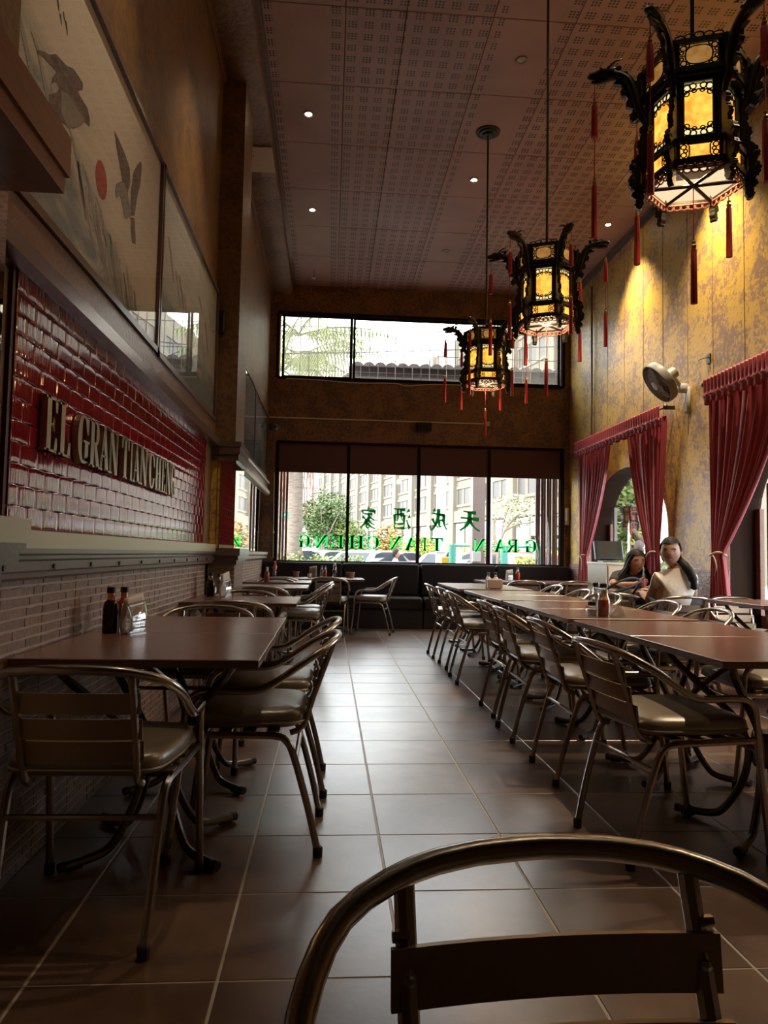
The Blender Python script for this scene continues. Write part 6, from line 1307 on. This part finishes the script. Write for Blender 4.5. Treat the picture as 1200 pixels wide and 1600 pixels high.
# --- cars
def car(label, x, y, rz, m, van=False, L_=4.2):
    t = thing('parked_car', label, 'car', (x, y, GZ), rz, 'cars parked across the street'); k = L_/4.2
    side = [(-2.1, .35), (-2.1, .72), (-2.0, .90), (-1.55, .98), (-0.95, 1.36), (-0.55, 1.45), (0.45, 1.45), (0.75, 1.40), (1.25, 1.0), (1.85, .90), (2.08, .74), (2.1, .35)] if not van else [(-2.1, .35), (-2.1, 1.4), (-2.0, 1.72), (-1.8, 1.8), (0.8, 1.8), (1.15, 1.65), (1.55, 1.08), (1.95, .98), (2.1, .8), (2.1, .35)]
    mb = MB(); n = len(side); V = []
    for yy, ins in ((-0.80, 0.0), (-0.66, 1.0), (0.66, 1.0), (0.80, 0.0)):
        pass
    for yy, f_ in ((-0.83, 0), (-0.62, 1), (0.62, 1), (0.83, 0)):
        V += [(px*k, yy if pz < 1.02 else yy*0.88, pz if f_ or pz < 1.02 else pz-0.05) for px, pz in side]
    F = [(j*n+i, j*n+i+1, (j+1)*n+i+1, (j+1)*n+i) for j in range(3) for i in range(n-1)]+[tuple(range(n-1, -1, -1)), tuple(range(3*n, 4*n))]+[(j*n, (j+1)*n, (j+1)*n+n-1, j*n+n-1) for j in range(3)]
    obj('body', mb.add(V, F), M[m], t, True, ang=35)
    for s in (1, -1):
        q = [(-1.25, 1.0), (-0.85, 1.32), (-0.5, 1.40), (0.42, 1.40), (0.70, 1.34), (1.08, 1.0)] if not van else [(-1.9, 1.1), (-1.9, 1.6), (0.75, 1.65), (1.05, 1.55), (1.35, 1.1)]
        obj('side_window', MB().prism([(a*k, b) for a, b in q], 0.02, Matrix(((1, 0, 0, 0), (0, 0, 1, s*0.765-0.01), (0, 1, 0, 0), (0, 0, 0, 1)))), M['carglass'], t)
    zz = ((0.80, 1.37), (1.22, 1.02)) if not van else ((1.17, 1.62), (1.52, 1.12))
    obj('windscreen', MB().add([(zz[0][0]*k+.012, -.55, zz[0][1]), (zz[0][0]*k+.012, .55, zz[0][1]), (zz[1][0]*k+.03, .62, zz[1][1]), (zz[1][0]*k+.03, -.62, zz[1][1]), (zz[0][0]*k-.03, -.55, zz[0][1]-.03), (zz[0][0]*k-.03, .55, zz[0][1]-.03), (zz[1][0]*k-.03, .62, zz[1][1]-.03), (zz[1][0]*k-.03, -.62, zz[1][1]-.03)], [(0, 1, 2, 3), (7, 6, 5, 4), (0, 4, 5, 1), (1, 5, 6, 2), (2, 6, 7, 3), (3, 7, 4, 0)]), M['carglass'], t)
    if not van: obj('rear_window', MB().add([(-0.98*k-.01, -.55, 1.34), (-0.98*k-.01, .55, 1.34), (-1.5*k-.01, .6, 1.01), (-1.5*k-.01, -.6, 1.01), (-0.95*k, -.55, 1.30), (-0.95*k, .55, 1.30), (-1.45*k, .6, 0.97), (-1.45*k, -.6, 0.97)], [(0, 1, 2, 3), (7, 6, 5, 4), (0, 4, 5, 1), (1, 5, 6, 2), (2, 6, 7, 3), (3, 7, 4, 0)]), M['carglass'], t)
    for sx in (-1.3, 1.32):
        for s in (1, -1):
            o = obj('wheel', MB().lathe([(0.0, -0.1), (0.2, -0.1), (0.32, -0.08), (0.32, 0.08), (0.2, 0.1), (0.0, 0.1)], 16, Matrix.Translation((sx*k, s*0.76, 0.32)) @ Matrix.Rotation(R(90), 4, 'X')), M['rubber'], t, True); obj('hubcap', MB().lathe([(0.19, 0), (0.19, 0.012), (0.05, 0.02)], 12, Matrix.Translation((sx*k, s*0.865, 0.32)) @ Matrix.Rotation(R(-90*s), 4, 'X')), M['carsilver'], o)
    return t
for i, (x, y, a, m, v, lb) in enumerate(((-1.5, 24.4, 232, 'carwhite', False, 'white saloon car parked in the leftmost pane'), (1.35, 24.4, 232, 'carwhite', False, 'white car in the second pane, nearest the pedestrian'), (4.2, 24.5, 232, 'carwhite', False, 'white car behind the beige post and yellow box'), (-0.3, 29.3, 232, 'carwhite', False, 'white car at the back beside the first mullion'), (2.6, 29.3, 232, 'carwhite', False, 'white car at the back of the second pane'), (5.5, 29.3, 232, 'carred', False, 'red car in the back row, third pane'), (5.15, 19.2, 95, 'carred', False, 'red car seen end-on behind the teal railing'))):
    car(lb, x, y, R(a), m, v)
# --- people outside
def standing(label, x, y, z0, h, shirtm, hairm, rz=0.0, legm='jeans', bald=False):
    t = thing('person', label, 'person', (x, y, z0), rz); k = h/1.70; q = lambda a, b, c: (a*k, b*k, c*k)
    J = {'pel': (q(0, 0, 0.95), 0.12*k), 'sp': (q(0, 0.01, 1.12), 0.115*k), 'ch': (q(0, 0, 1.30), 0.13*k), 'nb': (q(0, 0.01, 1.43), 0.06*k), 'nk': (q(0, 0, 1.49), 0.05*k)}; E = [('pel', 'sp'), ('sp', 'ch'), ('ch', 'nb'), ('nb', 'nk')]
    for s, n in ((1, 'r'), (-1, 'l')):
        J.update({'s'+n: (q(s*0.18, 0, 1.38), 0.055*k), 'e'+n: (q(s*0.23, 0.0, 1.10), 0.042*k), 'w'+n: (q(s*0.22, -0.10, 0.88), 0.028*k), 'h'+n: (q(s*0.095, 0, 0.90), 0.088*k), 'k'+n: (q(s*0.10, -0.03*s, 0.50), 0.06*k), 'a'+n: (q(s*0.10, 0.04*s, 0.09), 0.038*k), 't'+n: (q(s*0.11, -0.10, 0.035), 0.034*k)}); E += [('ch', 's'+n), ('s'+n, 'e'+n), ('e'+n, 'w'+n), ('pel', 'h'+n), ('h'+n, 'k'+n), ('k'+n, 'a'+n), ('a'+n, 't'+n)]
        hand(J, E, 'w'+n, n+'F', (0, -0.15, -1), (0, 1, 0), (0, -1, -0.1), 0.5)
    HM = head_M(q(0, -0.01, 1.585), (0, -1, 0)); b = skin(J, E, 'pel', 1); add_head(b, HM, k); obj('body', b, M['skin'], t, True, ang=180)
    Js = {n: (J[n][0], J[n][1]*1.14+0.008) for n in ('pel', 'sp', 'ch', 'nb', 'sl', 'sr', 'el', 'er')}; obj('shirt', skin(Js, [('pel', 'sp'), ('sp', 'ch'), ('ch', 'nb'), ('ch', 'sl'), ('sl', 'el'), ('ch', 'sr'), ('sr', 'er')], 'pel', 1), M[shirtm], t, True, ang=180)
    Jt = {n: (J[n][0], J[n][1]*1.14+0.006) for n in ('pel', 'hl', 'kl', 'al', 'hr', 'kr', 'ar')}; obj('trousers', skin(Jt, [('pel', 'hl'), ('hl', 'kl'), ('kl', 'al'), ('pel', 'hr'), ('hr', 'kr'), ('kr', 'ar')], 'pel', 1), M[legm], t, True, ang=180)
    obj('hair', hair_cap(HM, k, 0.1 if bald else -0.2, 0.5), M[hairm], t, True, ang=180)
    return t
standing('pedestrian in grey with dark hair walking past the second pane', 1.46, 16.0, GZ, 1.45, 'greyshirt', 'hair', R(80))
standing('pedestrian in a red top behind the yellow box', 2.72, 16.3, GZ, 1.42, 'carred', 'hair', R(100))
standing('grey-haired person in a dark shirt outside the arched window', 5.95, 13.6, GZ, 1.68, 'blackshirt', 'greyhair', R(170))
# --- folded grilles either side of the window, outside
for nm, x0, n, lb in (('left', -0.80, 4, 'folded brown grille outside the left edge of the street window'), ('right', 3.19, 8, 'folded brown grille outside the right edge of the street window')):
    t = thing('folding_grille', lb, 'grille', (x0, 11.05, GZ))
    for k in range(n): obj('stile', MB().box(0.045*k-0.016, -0.03+0.035*(k % 2), 0, 0.045*k+0.016, 0.02+0.035*(k % 2), 3.2), M['root'] if k % 2 else M['polepaint'], t)
    if nm == 'right': obj('latch', MB().box(-0.10, -0.03, 1.60, 0.03, 0.03, 1.66), M['white'], t)
# --- tiled eave outside the upper window
ev = thing('tiled_eave', 'dark clay tiled eave right outside the upper window', 'roof', (0.35, 12.0, 3.5))
for k in range(20):
    x = 0.05+0.19*k; hb = MB().prism([(0.097*math.cos(PI*i/8), 0.075*math.sin(PI*i/8)) for i in range(9)], 0.8, Matrix(((1, 0, 0, x), (0, 0, 1, -0.05), (0, 1, 0.2, 0.665), (0, 0, 0, 1)))); obj('roof_tile', hb, M['clay'], ev, True)
obj('fascia_board', MB().box(-0.1, 0.05, 0.0, 3.95, 0.09, 0.68), M['oldwood'], ev); obj('beam', MB().box(-0.1, -0.08, 0.36, 3.95, 0.05, 0.48), M['oldwood'], ev); obj('gutter', MB().tube([(-0.1, -0.05, 0.24), (3.95, -0.05, 0.24)], 0.05, 8), M['clay'], ev, True)
e2 = thing('tiled_eave', 'sloping dark roof edge behind the dusty sash of the upper window', 'roof', (-0.55, 12.15, 3.4)); obj('slope', MB().prism([(0, 0.05), (0.35, 0.32), (0.95, 0.72), (0.95, 0.0), (0, 0.0)], 0.5, Matrix(((1, 0, 0, 0), (0, 0, 1, 0), (0, 1, 0, 0), (0, 0, 0, 1)))), M['oldwood'], e2); obj('ridge_roll', MB().tube([(0, -0.02, 0.07), (0.35, -0.02, 0.34), (0.95, -0.02, 0.74)], 0.04, 8), M['clay'], e2, True)
for i, pts in enumerate((((-2, 13, 4.55), (1, 13, 4.72), (5, 13, 5.0)), ((0, 15, 4.55), (2, 15, 4.45), (6, 15, 4.75)), ((1, 14, 4.9), (2.4, 14, 4.3), (2.9, 14, 4.25), (5.2, 14, 4.9)))):
    tag(obj('overhead_cable', MB().tube(catmull(pts, 5), 0.010, 5), M['black']), ('thick cable crossing the upper window from lower left', 'thin cable low across the bright upper window', 'looping cable behind the far lantern')[i], 'cable')
# --- greenery and a hanging lantern beyond the arched side windows
for i, (x, y, h, rd, m, lb) in enumerate(((6.6, 14.6, 2.6, (1.7, 1.4, 1.5), 'leaf', 'broad green tree beyond the arched window, lower branches'), (7.7, 17.8, 3.2, (1.8, 1.6, 2.0), 'leaf_dark', 'tall dark green tree beyond the arched window'), (8.6, 20.5, 2.0, (2.2, 1.4, 2.0), 'leaf', 'bushy green tree low and far beyond the arched window'))):
    tree(lb, x, y, h, rd, m, 4200, 0.09, 40+i, 0.12)
hedge('green shrubs below the trees beyond the arched window', 5.0, 7.6, 15.6, 0.85, 'leaf_dark', 47, 1600, 0.8, GZ, 0.06)
l4 = dup(lan, (4.42, 10.42, 1.50), R(10), 'unlit dark lantern with red tassels hanging outside the arched window'); l4.name = 'lantern'; l4.scale = (0.62, 0.62, 0.56)
for c in list(l4.children):
    if c.name.startswith(('ceiling_rose', 'hanging_rod')): bpy.data.objects.remove(c)
    elif c.name.startswith(('amber_pane', 'painted_pane', 'lining')):
        c.data = c.data.copy(); c.data.materials.clear(); c.data.materials.append(M['root'])
obj('hanging_rod', MB().tube([(0, 0, 0.40), (0, 0, 2.6)], 0.0085, 8), M['black'], l4, True)
